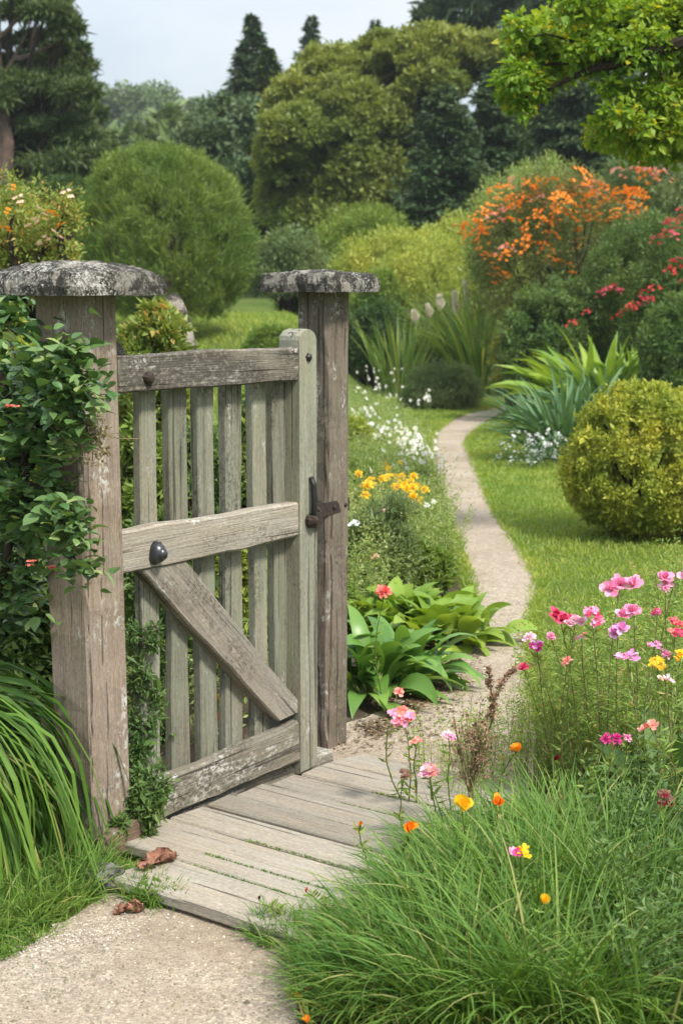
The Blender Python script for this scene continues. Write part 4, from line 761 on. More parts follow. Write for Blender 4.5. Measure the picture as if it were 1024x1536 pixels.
# ------------------------------------------------------------------ climbing rose and drooping grass at the left
def rose():
    rng = np.random.default_rng(51); b = np.array([*at(-60, 700, 4.55)[:2], 0]); root = thing('climbing_rose', 'climbing rose with dark leaves and tiny orange blooms hugging the thick post', 'climbing plant', tuple(b)); mb = MB(); tb = MB()
    blobs = [(25, 560, 52, 5.0), (85, 560, 40, 4.42), (118, 590, 30, 4.36), (100, 545, 30, 4.38), (45, 610, 55, 4.6), (100, 635, 36, 4.38), (60, 660, 45, 4.5), (15, 480, 45, 5.1), (10, 690, 50, 4.7), (55, 770, 50, 4.55), (15, 830, 55, 4.7), (90, 785, 26, 4.38), (118, 800, 20, 4.3), (120, 850, 22, 4.3), (40, 880, 45, 4.6), (-20, 760, 60, 4.7), (-30, 600, 70, 4.8), (70, 540, 40, 4.6), (0, 640, 50, 4.8), (75, 740, 30, 4.5), (10, 900, 60, 4.9), (112, 770, 14, 4.3), (20, 750, 40, 4.5)]
    for px, py, r, Y in blobs:
        c = at(px, py, Y) - b; R = r * Y / F; m = max(3, int(r / 3.2)); q = rvec(rng, m) * rng.random((m, 1)) ** .45; C = c + q * R * np.array([1, .6, 1])
        k = 11; Q = np.repeat(C, k, 0) + rng.normal(size=(m * k, 3)) * .026; n2 = m * k
        blades(mb, Q, rng.uniform(0, 6.283, n2), rng.uniform(-.5, .9, n2), .040 * np.exp(rng.normal(size=n2) * .28), .027 * np.exp(rng.normal(size=n2) * .2), rng.uniform(.1, 1.0, n2), 4, 'leaf', rng.normal(size=n2) * .5, .2)
        tube(tb, curve_pts(at(20 if py > 640 else 45, 720 if py > 640 else 690, 4.6) - b, c, 7, rng, .15, .05), np.linspace(.006, .0025, 7), 5)
    for a, c_ in (((-60, 1320), (20, 760)), ((20, 760), (50, 690)), ((50, 690), (100, 610)), ((45, 700), (0, 560))): tube(tb, curve_pts(at(*a, 4.6) - b, at(*c_, 4.6) - b, 8, rng, .06), np.linspace(.018, .011, 8), 7)
    mb.obj('foliage', LM['rose'], root); tb.obj('stem', B_dark, root)
    tw = MB(); c = at(135, 655, 4.42) - b
    for i in range(60):
        e = c + rng.normal(size=3) * np.array([.045, .02, .035]); tube(tw, curve_pts(c + rng.normal(size=3) * .02, e, 4, rng, .3), .0013, 4)
    foliage(tw, rng, c + rng.normal(size=(40, 3)) * np.array([.035, .015, .032]), .012, 12, .012, .006); tw.obj('dead_twigs', LM['twig'], root)
    for px, py, Y in ((20, 613, 4.35), (52, 848, 4.32), (72, 855, 4.32)):
        f = bpy.data.objects.new('blossom', floret_mesh('blossom', PM['coral'], rng, 3, .013, 5, .014)); COL.objects.link(f); f.parent = root; f.location = Vector(at(px, py, Y)) - root.location
rose()
b = np.array([-1.40, 4.56, 0.0])
clump('drooping_grass', 'big fountain of long drooping green leaves left of the thick post', 'ornamental grass', b, 760, 1.42, .0135, (2.5, 3.15), 'drape', 52, (1.25, 1.54), .20, 14, 'strap', .2, power=-1)
clump('drooping_grass', 'lower drooping grass fountain nearest the camera at the left edge', 'ornamental grass', b + [.08, -.12, 0], 420, 1.12, .0125, (2.5, 3.2), 'drape', 53, (1.2, 1.54), .16, 13, 'strap', .2, power=-1)
clump('drooping_grass', 'drooping grass tuft pressed against the foot of the thick post', 'ornamental grass', np.array([-1.10, 4.52, 0]), 300, .80, .0115, (2.4, 3.2), 'drape', 54, (1.2, 1.54), .10, 12, 'strap', .2, power=-1)
# weed climbing the gate's hinge end
def feather_weed():
    rng = np.random.default_rng(61); mb = MB(); tb = MB(); b = np.array([*at(215, 1200, 4.86)[:2], 0.0]); root = thing('climbing_weed', 'feathery green weed scrambling up the hinge end of the gate', 'weed', tuple(b))
    pts = [(215, 960, 4.83, 26), (205, 1010, 4.82, 24), (225, 1050, 4.84, 26), (215, 1090, 4.82, 24), (205, 1130, 4.80, 20), (225, 1170, 4.72, 26), (215, 1200, 4.68, 26), (235, 1185, 4.70, 20), (205, 1215, 4.66, 16), (240, 1010, 4.95, 20), (235, 1095, 4.95, 18), (190, 1205, 4.66, 12), (178, 1240, 4.60, 8), (215, 1245, 4.66, 14), (228, 1215, 4.66, 16), (250, 1000, 5.2, 30), (230, 930, 5.1, 26)]
    for px, py, Y, r in pts:
        c = at(px, py, Y) - b; R = r * Y / F; C = c + rvec(rng, 14) * R * rng.random((14, 1)) ** .4 * np.array([1, .5, 1]); foliage(mb, rng, C, .022, 26, .020, .0075, .2, .8)
        tube(tb, curve_pts((0, 0, 0), c, 7, rng, .12), np.linspace(.004, .002, 7), 5)
    mb.obj('foliage', LM['weed'], root); tb.obj('stem', M_stem, root)
feather_weed()

# ------------------------------------------------------------------ grass and meadow that nobody could count
def in_poly(X, Yv, poly):
    ins = np.zeros(len(X), bool); n = len(poly)
    for i in range(n):
        x1, y1 = poly[i][:2]; x2, y2 = poly[(i + 1) % n][:2]; c = ((y1 > Yv) != (y2 > Yv)); ins ^= c & (X < (x2 - x1) * (Yv - y1) / (y2 - y1 + 1e-12) + x1)
    return ins
def scatter(rng, pix, n, z=0.0):
    poly = np.array([ground(a, b_) for a, b_ in pix])[:, :2]; lo, hi = poly.min(0), poly.max(0); X = rng.uniform(lo[0], hi[0], n * 5); Yv = rng.uniform(lo[1], hi[1], n * 5); k = in_poly(X, Yv, poly); P = np.stack([X[k], Yv[k], 0 * X[k]], 1)[:n]; P[:, 2] = z; return P
path_poly = smooth_poly([ground(a, c) for a, c in gravel_pix])[:, :2]
def lawn():
    rng = np.random.default_rng(71); mb = MB()
    A = scatter(rng, [(770, 612), (742, 626), (700, 655), (697, 672), (718, 720), (733, 765), (770, 818), (803, 872), (800, 930), (797, 1000), (812, 1090), (1000, 1060), (1500, 1000), (1500, 720), (1100, 640), (850, 612)], 125000)
    B = scatter(rng, [(757, 611), (692, 627), (658, 655), (648, 690), (600, 655), (560, 640), (540, 600), (700, 596)], 26000)
    n = 26000; X = rng.uniform(-5, -.2, n); Yv = rng.uniform(15, 27, n); Cc = np.stack([X, Yv, terr(X, Yv)], 1)
    for P, L in ((A, .045), (B, .05), (Cc, .10)):
        k = ~in_poly(P[:, 0], P[:, 1], path_poly); P = P[k]; n = len(P); far = np.clip(P[:, 1] / 9, .8, 2.2)
        blades(mb, P, rng.uniform(0, 6.283, n), rng.uniform(.6, 1.5, n), L * rng.uniform(.5, 1.2, n), .0048 * far, rng.uniform(.2, 1.3, n), 2, 'grass', rng.normal(size=n) * .8)
    # ragged turf edge along the gravel
    for E, side in ((PATH_R, 1), (PATH_L[4:], -1)):
        pl = smooth_poly([ground(a, c) for a, c in E], False, 60); n = len(pl) * 14; P = pl[rng.integers(0, len(pl), n)] + rng.normal(size=(n, 3)) * .022; P[:, 2] = 0
        blades(mb, P, rng.uniform(0, 6.283, n), rng.uniform(.5, 1.5, n), .05 * rng.uniform(.5, 1.3, n), .006, rng.uniform(.2, 1.4, n), 2, 'grass', rng.normal(size=n) * .8)
    o = mb.obj('lawn_grass', LM['lawn']); tag(o, 'mown bright green lawn grass beside the winding path', 'grass', kind='stuff')
lawn()
def rough_grass():
    rng = np.random.default_rng(72); mb = MB()
    spots = [(scatter(rng, [(-80, 1440), (10, 1418), (90, 1385), (155, 1345), (175, 1310), (120, 1290), (-80, 1290)], 5200), .16), (scatter(rng, [(170, 1345), (215, 1370), (275, 1368), (270, 1350), (215, 1322), (178, 1310)], 900), .085), (scatter(rng, [(375, 1412), (400, 1430), (445, 1420), (450, 1395), (420, 1388), (385, 1390)], 700), .09), (scatter(rng, [(190, 1275), (240, 1270), (300, 1235), (230, 1250)], 160), .05),
             (scatter(rng, [(440, 1405), (430, 1440), (450, 1500), (520, 1560), (600, 1480), (600, 1380), (520, 1400)], 3200), .13), (scatter(rng, [(90, 1395), (20, 1425), (-20, 1440), (0, 1450), (70, 1410)], 300), .05)]
    for P, L in spots:
        n = len(P); blades(mb, P, rng.uniform(0, 6.283, n), rng.uniform(.6, 1.5, n), L * rng.uniform(.4, 1.2, n), .0034, rng.uniform(.3, 1.8, n), 4, 'grass', rng.normal(size=n) * .8)
    C = scatter(rng, [(205, 1362), (270, 1366), (265, 1350), (215, 1345)], 60, .03); foliage(mb, rng, C, .016, 14, .014, .007, .8)
    # moss in the deck's seams
    for i, sm in enumerate(seams[1:8]):
        for a, c in ((.05, .5), (.6, .95)):
            if (i * 3 + (a > .3)) % 4 == 1: continue
            n = 260; t = rng.uniform(a, c, n); P = D0 * [1, 1, 0] + vd * (sm + rng.normal(size=n)[:, None] * .0025) + wd_ * t[:, None] + Z * .040; P[:, 2] = .042
            kites(mb, P, norm(rvec(rng, n) * .7 + [0, 0, 1]), rvec(rng, n), .010 * rng.uniform(.4, 1, n), .004)
    tag(mb.obj('rough_grass', LM['grass']), 'unmown grass and moss round the deck and the gravel edge', 'grass', kind='stuff')
rough_grass()
def stems_with_leaves(mb, rng, P, H, per, L, W, lean=.12, sw=.0022, mi=(0, 1)):
    n = len(P); az = rng.uniform(0, 6.283, n); H = H * rng.uniform(.6, 1.1, n); ln = rng.normal(size=n) * lean; tip = P + np.stack([np.cos(az) * ln * H, np.sin(az) * ln * H, H], 1)
    blades(mb, P, az, np.pi / 2 - np.abs(ln), H, sw, .1, 3, 'strap', mi=mi[1]); t = rng.uniform(.12, 1, (n, per)); Q = P[:, None] + (tip - P)[:, None] * t[..., None]; Q += rng.normal(size=Q.shape) * .012; m = n * per; Q = Q.reshape(-1, 3)
    D = norm(rng.normal(size=(m, 3)) * [1, 1, .5] + [0, 0, .45]); kites(mb, Q, D, rvec(rng, m), L * rng.uniform(.5, 1.3, m), W, mi[0]); return tip
def meadow():
    rng = np.random.default_rng(73); mb = MB()
    P = scatter(rng, [(500, 985), (600, 930), (684, 888), (670, 815), (648, 755), (642, 705), (590, 655), (520, 632), (440, 632), (440, 960)], 5200); stems_with_leaves(mb, rng, P, .46, 40, .024, .0062, .22)
    P = scatter(rng, [(120, 1180), (300, 1150), (470, 1080), (500, 960), (430, 640), (200, 700)], 1500); stems_with_leaves(mb, rng, P, .38, 22, .036, .012, .2)
    tag(mb.obj('meadow_foliage', [LM['feather'], M_stem]), 'fine feathery greenery filling the flower border beside the path', 'ground cover', kind='stuff')
    mb = MB(); P = scatter(rng, [(820, 1150), (780, 1190), (900, 1240), (1080, 1220), (1080, 1080), (900, 1090), (835, 1110)], 560); stems_with_leaves(mb, rng, P, .47, 90, .021, .0062, .22, .0024)
    P = scatter(rng, [(610, 1180), (700, 1230), (820, 1200), (815, 1110), (700, 1130)], 130); stems_with_leaves(mb, rng, P, .26, 36, .016, .005, .2, .002)
    P = scatter(rng, [(960, 1080), (1090, 1100), (1150, 980), (980, 980)], 130); stems_with_leaves(mb, rng, P, .52, 70, .026, .007, .18, .003)
    tag(mb.obj('border_undergrowth', [LM['airy'], M_bstem]), 'airy yellowish stems and tiny leaves round the pink flowers', 'ground cover', kind='stuff')
meadow()
ps = np.random.default_rng(81); i = 0
for px, py, n, L in [(690, 1440, 560, .36), (800, 1440, 620, .42), (910, 1410, 520, .43), (750, 1370, 560, .34), (860, 1330, 520, .37), (985, 1465, 460, .42), (620, 1500, 480, .32), (975, 1340, 380, .36), (830, 1555, 520, .42), (710, 1555, 520, .38), (960, 1580, 380, .38), (655, 1380, 420, .26), (700, 1310, 330, .24), (800, 1280, 330, .26), (560, 1520, 380, .24), (590, 1440, 380, .24)]:
    i += 1; clump('grass_tussock', 'arching green grass tussock in the dense foreground clump beside the deck', 'grass clump', gpt(px, py), int(n * 1.25), L, .0062, (.5, 2.2), 'grass', 110 + i, (.75, 1.52), .11, 8, 'grass', .15, group='grass tussocks in the foreground clump', part='blades', power=1.3)

# ------------------------------------------------------------------ loose gravel
def weeds():
    rng = np.random.default_rng(74); mb = MB()
    P = scatter(rng, [(900, 1290), (1080, 1180), (1330, 1180), (1330, 1600), (960, 1600), (900, 1450)], 1300); stems_with_leaves(mb, rng, P, .30, 34, .026, .011, .25, .002)
    tag(mb.obj('leafy_weeds', [LM['weed'], M_stem]), 'dark leafy weeds between the foreground grass and the right edge', 'ground cover', kind='stuff')
weeds()
def pebbles():
    rng = np.random.default_rng(91); mb = MB(); A = scatter(rng, [(-60, 1490), (20, 1428), (90, 1395), (160, 1350), (235, 1360), (330, 1385), (430, 1420), (450, 1490), (500, 1600), (-120, 1600)], 5200); B = scatter(rng, [(480, 1125), (625, 1040), (705, 955), (716, 905), (800, 905), (797, 1000), (810, 1090), (700, 1180), (600, 1180)], 4200); E = scatter(rng, [(540, 1110), (620, 1035), (700, 955), (640, 1080), (600, 1120)], 1200)
    P = np.concatenate([A, B, E]); n = len(P); r = np.exp(rng.normal(size=n) * .4) * .0024; r[rng.random(n) < .010] *= 2.6
    oc = np.array([[1, 0, 0], [0, 1, 0], [-1, 0, 0], [0, -1, 0], [0, 0, 1.]]); V = oc[None] * (r[:, None, None] * rng.uniform(.65, 1.3, (n, 5, 1))); a = rng.uniform(0, 6.28, n); c, s = np.cos(a), np.sin(a)
    V = np.stack([V[..., 0] * c[:, None] - V[..., 1] * s[:, None], V[..., 0] * s[:, None] + V[..., 1] * c[:, None], V[..., 2] * .75], 2) + P[:, None] + [0, 0, .008]
    st = np.arange(n)[:, None] * 5; mb.add(V.reshape(-1, 3), [np.concatenate([st + np.array(q) for q in ([0, 1, 4], [1, 2, 4], [2, 3, 4], [3, 0, 4])])])
    tag(mb.obj('loose_gravel', leaf_mat('pebble', (.13, .10, .075), (.27, .225, .175), (.42, .39, .34), transl=0, rough=.9, spec=.15, p3=.96)), 'small loose stones scattered over the pale gravel', 'gravel', kind='stuff')
    P = np.concatenate([scatter(rng, [(528, 1095), (590, 1075), (622, 1038), (655, 990), (690, 962), (706, 970), (680, 1012), (640, 1060), (605, 1095), (560, 1115)], 2600, .013), scatter(rng, [(480, 1135), (520, 1095), (700, 975), (730, 1000), (650, 1110), (560, 1135)], 700, .013)]); n = len(P)
    mb = MB(); D = norm(rvec(rng, n) * [1, 1, .25]); kites(mb, P, D, norm(rvec(rng, n) * .35 + [0, 0, 1]), .016 * np.exp(rng.normal(size=n) * .4), .008 * np.exp(rng.normal(size=n) * .3)); tag(mb.obj('bark_mulch', leaf_mat('bark_chip', (.07, .045, .03), (.20, .14, .095), (.34, .27, .20), transl=0, rough=.9, spec=.1)), 'dark brown bark chips spilling from the broad leaves onto the path', 'mulch', kind='stuff')
    mb = MB(); n = 300; c = ground(95, 1415); Q = np.stack([rng.normal(size=n) * .10, rng.normal(size=n) * .05, 0 * np.arange(n)], 1); Q[:, 1] += Q[:, 0] * .55; Q = Q + c; Q[:, 2] = .013
    D = rvec(rng, n) * [1, 1, .15]; kites(mb, Q, norm(D), norm(rvec(rng, n) * .3 + [0, 0, 1]), .006 * rng.uniform(.4, 1.2, n), .004); tag(mb.obj('fallen_petals', PM['white']), 'sprinkling of fallen white petals on the gravel by the grass edge', 'petals', kind='stuff')
pebbles()

# ------------------------------------------------------------------ flowers
def bloom(kind, r, mats, rng):
    mb = MB(); z = np.zeros
    def ring(n, el, L, W, bend, mi=0, prof='petal', fold=.2, c=(0, 0, 0), seg=4):
        blades(mb, np.tile(np.asarray(c, float), (n, 1)), np.arange(n) * 6.283 / n + rng.uniform(0, 6) + rng.normal(size=n) * .15, el + rng.normal(size=n) * .15, L * rng.uniform(.8, 1.15, n), W * rng.uniform(.8, 1.15, n), bend + rng.normal(size=n) * .25, seg, prof, rng.normal(size=n) * .35, fold, mi=mi)
    if kind == 'ruffle':
        for _ in range(3):
            c = rng.normal(size=3) * [r * .45, r * .35, r * .22]; ring(6, .25, r * .75, r * .62, -.2, c=c); ring(6, .85, r * .62, r * .58, -.5, c=c); ring(4, 1.2, r * .5, r * .45, -.7, c=c)
    elif kind == 'poppy': ring(5, .75, r * 1.0, r * 1.05, -.55, fold=.25); ring(3, 1.0, r * .8, r * .8, -.5); ring(8, 1.3, r * .35, r * .07, 0, len(mats) - 1, 'strap')
    elif kind == 'double':
        ring(9, .1, r, r * .5, .5); ring(9, .5, r * .9, r * .48, .3); ring(8, .9, r * .75, r * .42, 0); ring(6, 1.25, r * .55, r * .35, -.2)
    elif kind == 'cluster':
        for _ in range(16):
            q = rvec(rng, 1)[0]; q[2] = abs(q[2]); ring(5, .5, r * .38, r * .3, .8, c=q * r * .75 * rng.uniform(.6, 1), mi=int(rng.integers(0, len(mats))), seg=3)
    elif kind == 'spray':
        for q in ([-.7, 0, 0], [0, .1, .15], [.7, -.1, .05], [.3, .3, .3], [-.35, -.2, .2]): ring(5, .5, r * .5, r * .42, .3, c=np.array(q) * r * rng.uniform(.7, 1.1), mi=int(rng.integers(0, len(mats)))); 
    elif kind == 'daisy': ring(11, .15, r, r * .34, .35, 0, seg=2, fold=0); dome(mb, (0, 0, -.0), (0, 0, 1), r * .28, r * .16, 7, 2, rng, len(mats) - 1)
    elif kind == 'bud': ring(6, 1.2, r * 1.5, r * .8, -.3); ring(5, 1.35, r * 1.3, r * .7, -.2)
    return mb
def flower(label, px, py, size, kind, cols, Y, dx=0.0, group=None, tilt=.5, leafy=20, stem_m=None, name='garden_flower', cat='flower', seed=None, lean=None):
    rng = np.random.default_rng(int(px * 7 + py * 13) if seed is None else seed)
    top = at(px, py, Y)
    while top[2] < .03: Y -= .05; top = at(px, py, Y)
    bx = at(px + dx, py, Y)[0]; by = Y + rng.uniform(.0, .12); zb = 0.0; root = thing(name, label, cat, (bx, by, zb), group); T = top - np.array([bx, by, zb])
    sb = MB(); n = 8; t = np.linspace(0, 1, n)[:, None]; pts = T * np.concatenate([t ** 1.4, t ** 1.4, t], 1) + np.sin(t * np.pi) * rng.normal(size=(1, 3)) * [.03, .02, 0] + rng.normal(size=(n, 3)) * .003; pts[0] = 0; pts[-1] = T; tube(sb, pts, np.linspace(.0026, .0014, n), 5, 1)
    if leafy:
        tt = rng.uniform(.15, .95, leafy); Q = np.stack([np.interp(tt, t[:, 0], pts[:, k]) for k in range(3)], 1); kites(sb, Q, norm(rng.normal(size=(leafy, 3)) * [1, 1, .4] + [0, 0, .6]), rvec(rng, leafy), .042 * rng.uniform(.4, 1.2, leafy), .0085)
    sb.obj('stem', [LM['airy'], stem_m or M_stem], root); mats = [PM[c] for c in cols]; r = size * .56 * Y / F
    o = bloom(kind, r, mats, rng).obj('bloom', mats, root, tuple(T)); o.rotation_euler = (tilt * rng.uniform(.6, 1.3), rng.normal() * .25, rng.normal() * .3); return root
FL = [
 ('big pale pink ruffled flower highest against the lawn', 930, 877, 40, 'ruffle', ['pink'], 4.9, 6), ('large pink ruffled flower at the right edge, level with the highest bloom', 1010, 872, 36, 'ruffle', ['pink', 'pale'][:1], 4.8, -10), ('small pink bud flower left of the large edge bloom', 997, 882, 14, 'double', ['pink'], 4.85, 0),
 ('pink ruffled flower standing directly below the highest bloom', 950, 921, 32, 'ruffle', ['pink'], 4.8, 4), ('narrow upright rose-pink flower right of the second ruffled bloom', 985, 922, 22, 'cluster', ['pink', 'hot'], 4.9, 6), ('deep crimson-pink flower at the left of the tall cluster over the grass', 838, 924, 34, 'ruffle', ['hot'], 4.9, 40), ('blush pink flower touching the deep crimson one', 862, 932, 26, 'ruffle', ['pale'], 4.88, 26),
 ('coral-pink flower between the blush one and the orchid one', 887, 928, 34, 'cluster', ['hot', 'pink'], 4.85, 16), ('orchid-mauve ruffled flower in the middle of the pink group', 926, 946, 30, 'ruffle', ['orchid'], 4.8, 12), ('pale pink small flower over the gravel edge, topmost of three', 794, 957, 20, 'double', ['pale'], 5.0, 60), ('magenta double flower over the gravel edge, middle of three', 804, 971, 24, 'cluster', ['mag', 'orchid'], 4.95, 56),
 ('small red flower over the gravel edge, lowest of three', 785, 1000, 16, 'double', ['hot'], 4.95, 74), ('tiny pink flower between the gravel trio and the crimson bloom', 826, 955, 16, 'double', ['pink'], 5.0, 40), ('whitish-pink little flower below the coral-pink one', 872, 958, 20, 'spray', ['pale', 'salmon'], 4.9, 22), ('salmon flower low in the airy stems under the whitish one', 850, 992, 18, 'double', ['salmon'], 4.85, 24),
 ('arching orchid-pink spray pointing left in the airy foliage', 940, 988, 34, 'spray', ['orchid', 'pink'], 4.7, 40), ('pink spray at the bend of the arching stem', 980, 971, 26, 'spray', ['pink', 'orchid'], 4.7, 20), ('small pink bell right of the arching spray', 999, 982, 16, 'double', ['pink'], 4.7, 10), ('red-pink cluster at the right edge below the ruffled blooms', 1012, 944, 34, 'cluster', ['hot', 'coral'], 4.7, 0),
 ('peach-white flower above the dark big leaf at the right edge', 996, 1020, 24, 'spray', ['pale', 'peach'], 4.5, 8), ('yellow umbel right of the arching spray', 985, 997, 26, 'cluster', ['yellow', 'eye'], 4.55, 10), ('orange flower head cut by the right edge', 1020, 985, 24, 'cluster', ['orange', 'yellow'], 4.5, 0),
 ('coral-red pair of petals in front of the dark big leaves', 974, 1092, 32, 'spray', ['coral', 'salmon'], 4.4, 12), ('row of magenta flowers on a stout brown stem, left bloom', 908, 1109, 20, 'double', ['mag'], 4.5, 14), ('row of magenta flowers on a stout brown stem, middle bloom', 924, 1108, 18, 'double', ['mag'], 4.5, 4), ('light pink bloom ending the magenta row', 940, 1107, 16, 'double', ['pink'], 4.5, -8),
 ('single coral flower over the gravel beside the broad leaves', 598, 1038, 17, 'double', ['salmon', 'coral'][:1], 5.0, 10), ('domed coral-pink flower cluster in front of the broad leaves', 603, 1077, 44, 'cluster', ['coral', 'pink', 'salmon'], 4.9, 8), ('round candy-pink flower head above the seed head', 672, 1108, 25, 'cluster', ['pink', 'pale'], 4.75, 10), ('small coral flower under the domed cluster', 622, 1113, 18, 'spray', ['coral', 'salmon'], 4.85, 6),
 ('loose pink cluster beside the brown bud near the deck', 643, 1160, 34, 'cluster', ['pink', 'pale', 'salmon'], 4.6, 8), ('bright orange poppy alone on a straight stem', 775, 1127, 28, 'poppy', ['orange', 'orange'], 4.6, 4), ('dark maroon button flower right of the orange poppy', 830, 1141, 14, 'bud', ['dred'], 4.55, 4), ('golden-orange poppy pair above the grass tussocks', 692, 1211, 38, 'poppy', ['yellow', 'orange'], 4.05, 6),
 ('flat orange poppy just right of the golden pair', 748, 1206, 30, 'poppy', ['orange', 'yellow'], 4.05, 2), ('orange poppy tilted left over the deck', 612, 1244, 30, 'poppy', ['orange', 'yellow'], 4.05, 30), ('magenta and yellow flower in the middle of the grass', 779, 1280, 32, 'spray', ['mag', 'yellow', 'pink'], 3.7, 4), ('yellow buttercup in the grass blades, lowest of the right ones', 815, 1353, 26, 'poppy', ['yellow', 'eye'], 3.5, 2),
 ('yellow-orange poppy at the gravel edge', 447, 1498, 20, 'poppy', ['yellow', 'orange'], 3.8, 10), ('small coral bud above the gravel-edge poppy', 457, 1486, 10, 'bud', ['coral'], 3.8, 14), ('yellow nodding poppy on the bottom edge of the photo', 575, 1520, 24, 'poppy', ['yellow', 'orange'], 3.45, 6), ('orange poppy cut off by the bottom edge', 463, 1532, 18, 'poppy', ['orange', 'orange'], 3.72, 8),
 ('orange-brown bud over the deck planks', 540, 1238, 10, 'bud', ['orange'], 4.3, 30), ('lone tan bud hanging over the front plank', 388, 1349, 10, 'bud', ['brown'], 4.0, 70), ('tiny red bud at the tip of the tussock by the planks', 458, 1337, 9, 'bud', ['coral'], 4.0, 40), ('dark brown bud near the grassy plank corner', 456, 1390, 10, 'bud', ['dred'], 3.95, 30), ('withered reddish flower inside the tussock', 536, 1412, 18, 'double', ['brown'], 3.65, 16),
 ('faded brown ball-shaped seed head next to the pink clusters', 607, 1163, 20, 'cluster', ['brown'], 4.6, 14), ('dusky red seed flower in the shade at the right edge', 995, 1200, 34, 'cluster', ['brown', 'dred'], 4.1, 8), ('red flower nestled in the broad leaves', 576, 888, 26, 'double', ['coral', 'red'][:1], 6.15, 6), ('yellow flower glimpsed through the gate slats, upper one', 328, 1052, 22, 'poppy', ['yellow', 'eye'], 5.7, 4), ('orange flower glimpsed through the gate slats, lower one', 331, 1078, 20, 'poppy', ['orange', 'yellow'], 5.65, 4),
 ('peach flower in the feathery border beside the far post', 580, 775, 30, 'cluster', ['peach', 'pale'], 8.6, 6), ('white flower pair low beside the far post latch', 531, 787, 20, 'spray', ['white', 'white'], 7.6, 4), ('coral flower by the latch height border, half hidden', 563, 836, 14, 'spray', ['peach', 'salmon'], 8.0, 4),
]
for f in FL: flower(*f[:8], leafy=70 if (f[7] >= 0 and f[1] > 780 and f[2] < 1130) else 24, stem_m=M_bstem if f[2] < 1130 and f[1] > 780 else None, tilt=.6)
# brown branching seed stalks in the middle of the foreground flowers
def seed_stalk():
    rng = np.random.default_rng(17); Y = 4.55; b = np.array([*at(708, 1215, Y)[:2], 0.0]); root = thing('seed_stalk', 'dry brown seed stalks, one upright and one curved, with a rusty bushy base', 'dried flower', tuple(b)); sb = MB(); hd = MB(); bs = MB()
    for pts in ([(708, 1250), (706, 1150), (716, 1110), (738, 1060), (755, 1020), (772, 1006)], [(708, 1250), (712, 1140), (738, 1080), (735, 1030), (731, 1002)], [(706, 1200), (690, 1130), (680, 1075)]):
        p = np.array([at(x, y, Y) - b for x, y in pts]); p[0][2] = max(p[0][2], 0); pp = smooth_poly(p, False, 6); tube(sb, pp, np.linspace(.004, .002, len(pp)), 5)
        if pts[-1][1] < 1020:
            s = pp[len(pp) // 2:]; C = np.repeat(s, 4, 0); foliage(hd, rng, C, .006, 5, .009, .005)
    C = np.array([at(708 + rng.normal() * 16, 1125 + rng.normal() * 22, Y + rng.normal() * .02) - b for _ in range(70)]); foliage(bs, rng, C, .012, 12, .009, .005)
    for c in C[:40]: tube(sb, curve_pts(at(706, 1190, Y) - b, c, 5, rng, .1), .0012, 4)
    sb.obj('stalk', M_bstem, root); hd.obj('seed_head', LM['seed'], root); bs.obj('dry_bloom', LM['seed'], root)
seed_stalk()
# small daisies and yellow flowers of the meadow: shared shapes, one object each
def small_flower_mesh(kind, r, h, cols, seed):
    rng = np.random.default_rng(seed); mats = [PM[c] for c in cols] + [M_stem]; b = bloom(kind, r, [PM[c] for c in cols], rng); k = MB(); R = Matrix.Rotation(.55, 3, 'X')
    V = np.concatenate(b.v) @ np.array(R).T + [0, 0, h]; k.v = [V]; k.n = len(V); k.f = b.f; tube(k, [(0, .02, -h * .0), (.01, .0, h * .5), (0, 0, h)], [.0035, .003, .002], 4, len(cols)); return k.mesh('daisy', mats)
dm = [small_flower_mesh('daisy', .030, .42, ['white', 'eye'], i) for i in range(3)] + [small_flower_mesh('spray', .034, .44, ['white', 'white'], 8)]
ym = [small_flower_mesh('double', .030, .40, ['yellow'], 20), small_flower_mesh('double', .034, .42, ['orange', 'yellow'][1:], 21), small_flower_mesh('cluster', .034, .40, ['yellow', 'eye'], 22)]
rng = np.random.default_rng(19); spots = []
for _ in range(120): t = rng.random(); spots.append((536 + 112 * t + rng.normal() * 10, 620 + 62 * t + rng.normal() * 13))
for _ in range(34): spots.append((rng.uniform(530, 605), rng.uniform(545, 600)))
for _ in range(14): spots.append((rng.uniform(580, 645), 598 + rng.normal() * 6))
for _ in range(14): spots.append((rng.uniform(600, 650), 690 + rng.normal() * 14 - 12))
spots += [(590, 690), (556, 708), (640, 755), (650, 752)]
for px, py in spots:
    p = ground(px, py, .42); o = bpy.data.objects.new('daisy', dm[rng.integers(3)]); COL.objects.link(o); o.location = (p[0], p[1], 0); o.rotation_euler.z = rng.uniform(-1, 1); o.scale = [rng.uniform(.42, .75)] * 2 + [rng.uniform(.90, 1.12)]
    tag(o, 'small white daisy in the drift of daisies left of the path', 'flower', 'white daisies in the border')
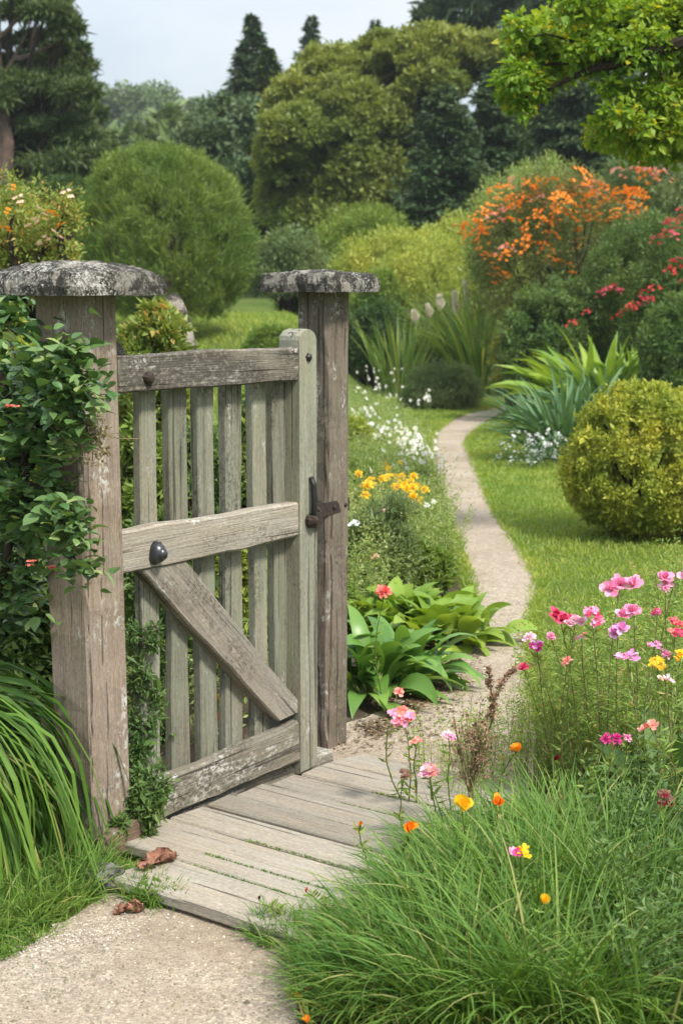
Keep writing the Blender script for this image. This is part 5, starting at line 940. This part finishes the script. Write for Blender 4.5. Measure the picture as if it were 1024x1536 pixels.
for px, py, s in [(538, 714, .9), (551, 724, 1.1), (550, 732, 1.2), (558, 727, 1.0), (548, 740, 1.1), (556, 719, 1.0), (577, 716, 1.0), (583, 714, 1.1), (593, 728, 1.2), (596, 733, 1.2), (600, 716, .9), (603, 712, .9), (606, 731, .8), (615, 727, 1.1), (620, 718, 1.0), (618, 735, 1.1), (624, 727, 1.1), (610, 737, .9), (636, 738, 1.0), (596, 714, .9), (622, 734, 1.0), (572, 722, .8), (578, 696, .7), (600, 694, .7), (565, 700, .7), (583, 703, .8), (620, 748, .9), (628, 749, .9)]:
    p = ground(px, py, .41); o = bpy.data.objects.new('yellow_flower', ym[rng.integers(3)]); COL.objects.link(o); o.location = (p[0], p[1], 0); o.rotation_euler.z = rng.uniform(-.6, .6); o.scale = [s, s, 1]
    tag(o, 'small yellow flower in the patch right of the far post, below the daisies', 'flower', 'yellow flowers in the border')
wm = MB(); wr = np.random.default_rng(23); wb = gpt(806, 702); wroot = thing('white_flowers', 'low tuft of tiny white flowers at the foot of the strap leaves', 'plant', tuple(wb))
Q = np.stack([wr.normal(size=60) * .16, wr.normal(size=60) * .08, wr.uniform(.05, .32, 60)], 1)
foliage(wm, wr, Q, .02, 6, .022, .016); wm.obj('blossom', PM['white'], wroot); wm = MB(); foliage(wm, wr, Q * [1, 1, .8], .03, 16, .03, .008); wm.obj('foliage', LM['strap'], wroot)

# ------------------------------------------------------------------ air: far things fade a little
def haze():
    x0, x1, y0, y1, z0, z1 = -215, 215, -9, 335, -1, 34; V = [(x, y, z) for z in (z0, z1) for y in (y0, y1) for x in (x0, x1)]
    mb = MB(); mb.add(V, [[(0, 2, 3, 1), (4, 5, 7, 6), (0, 1, 5, 4), (2, 6, 7, 3), (0, 4, 6, 2), (1, 3, 7, 5)]]); m, t = new_mat('thin_haze'); pv = N(t, 'VolumePrincipled', Density=.0006); pv.inputs['Color'].default_value = (.86, .92, .97, 1); pv.inputs['Anisotropy'].default_value = .2
    t.links.new(pv.outputs[0], N(t, 'OutputMaterial').inputs['Volume']); tag(mb.obj('haze', m), kind='stuff')
haze()
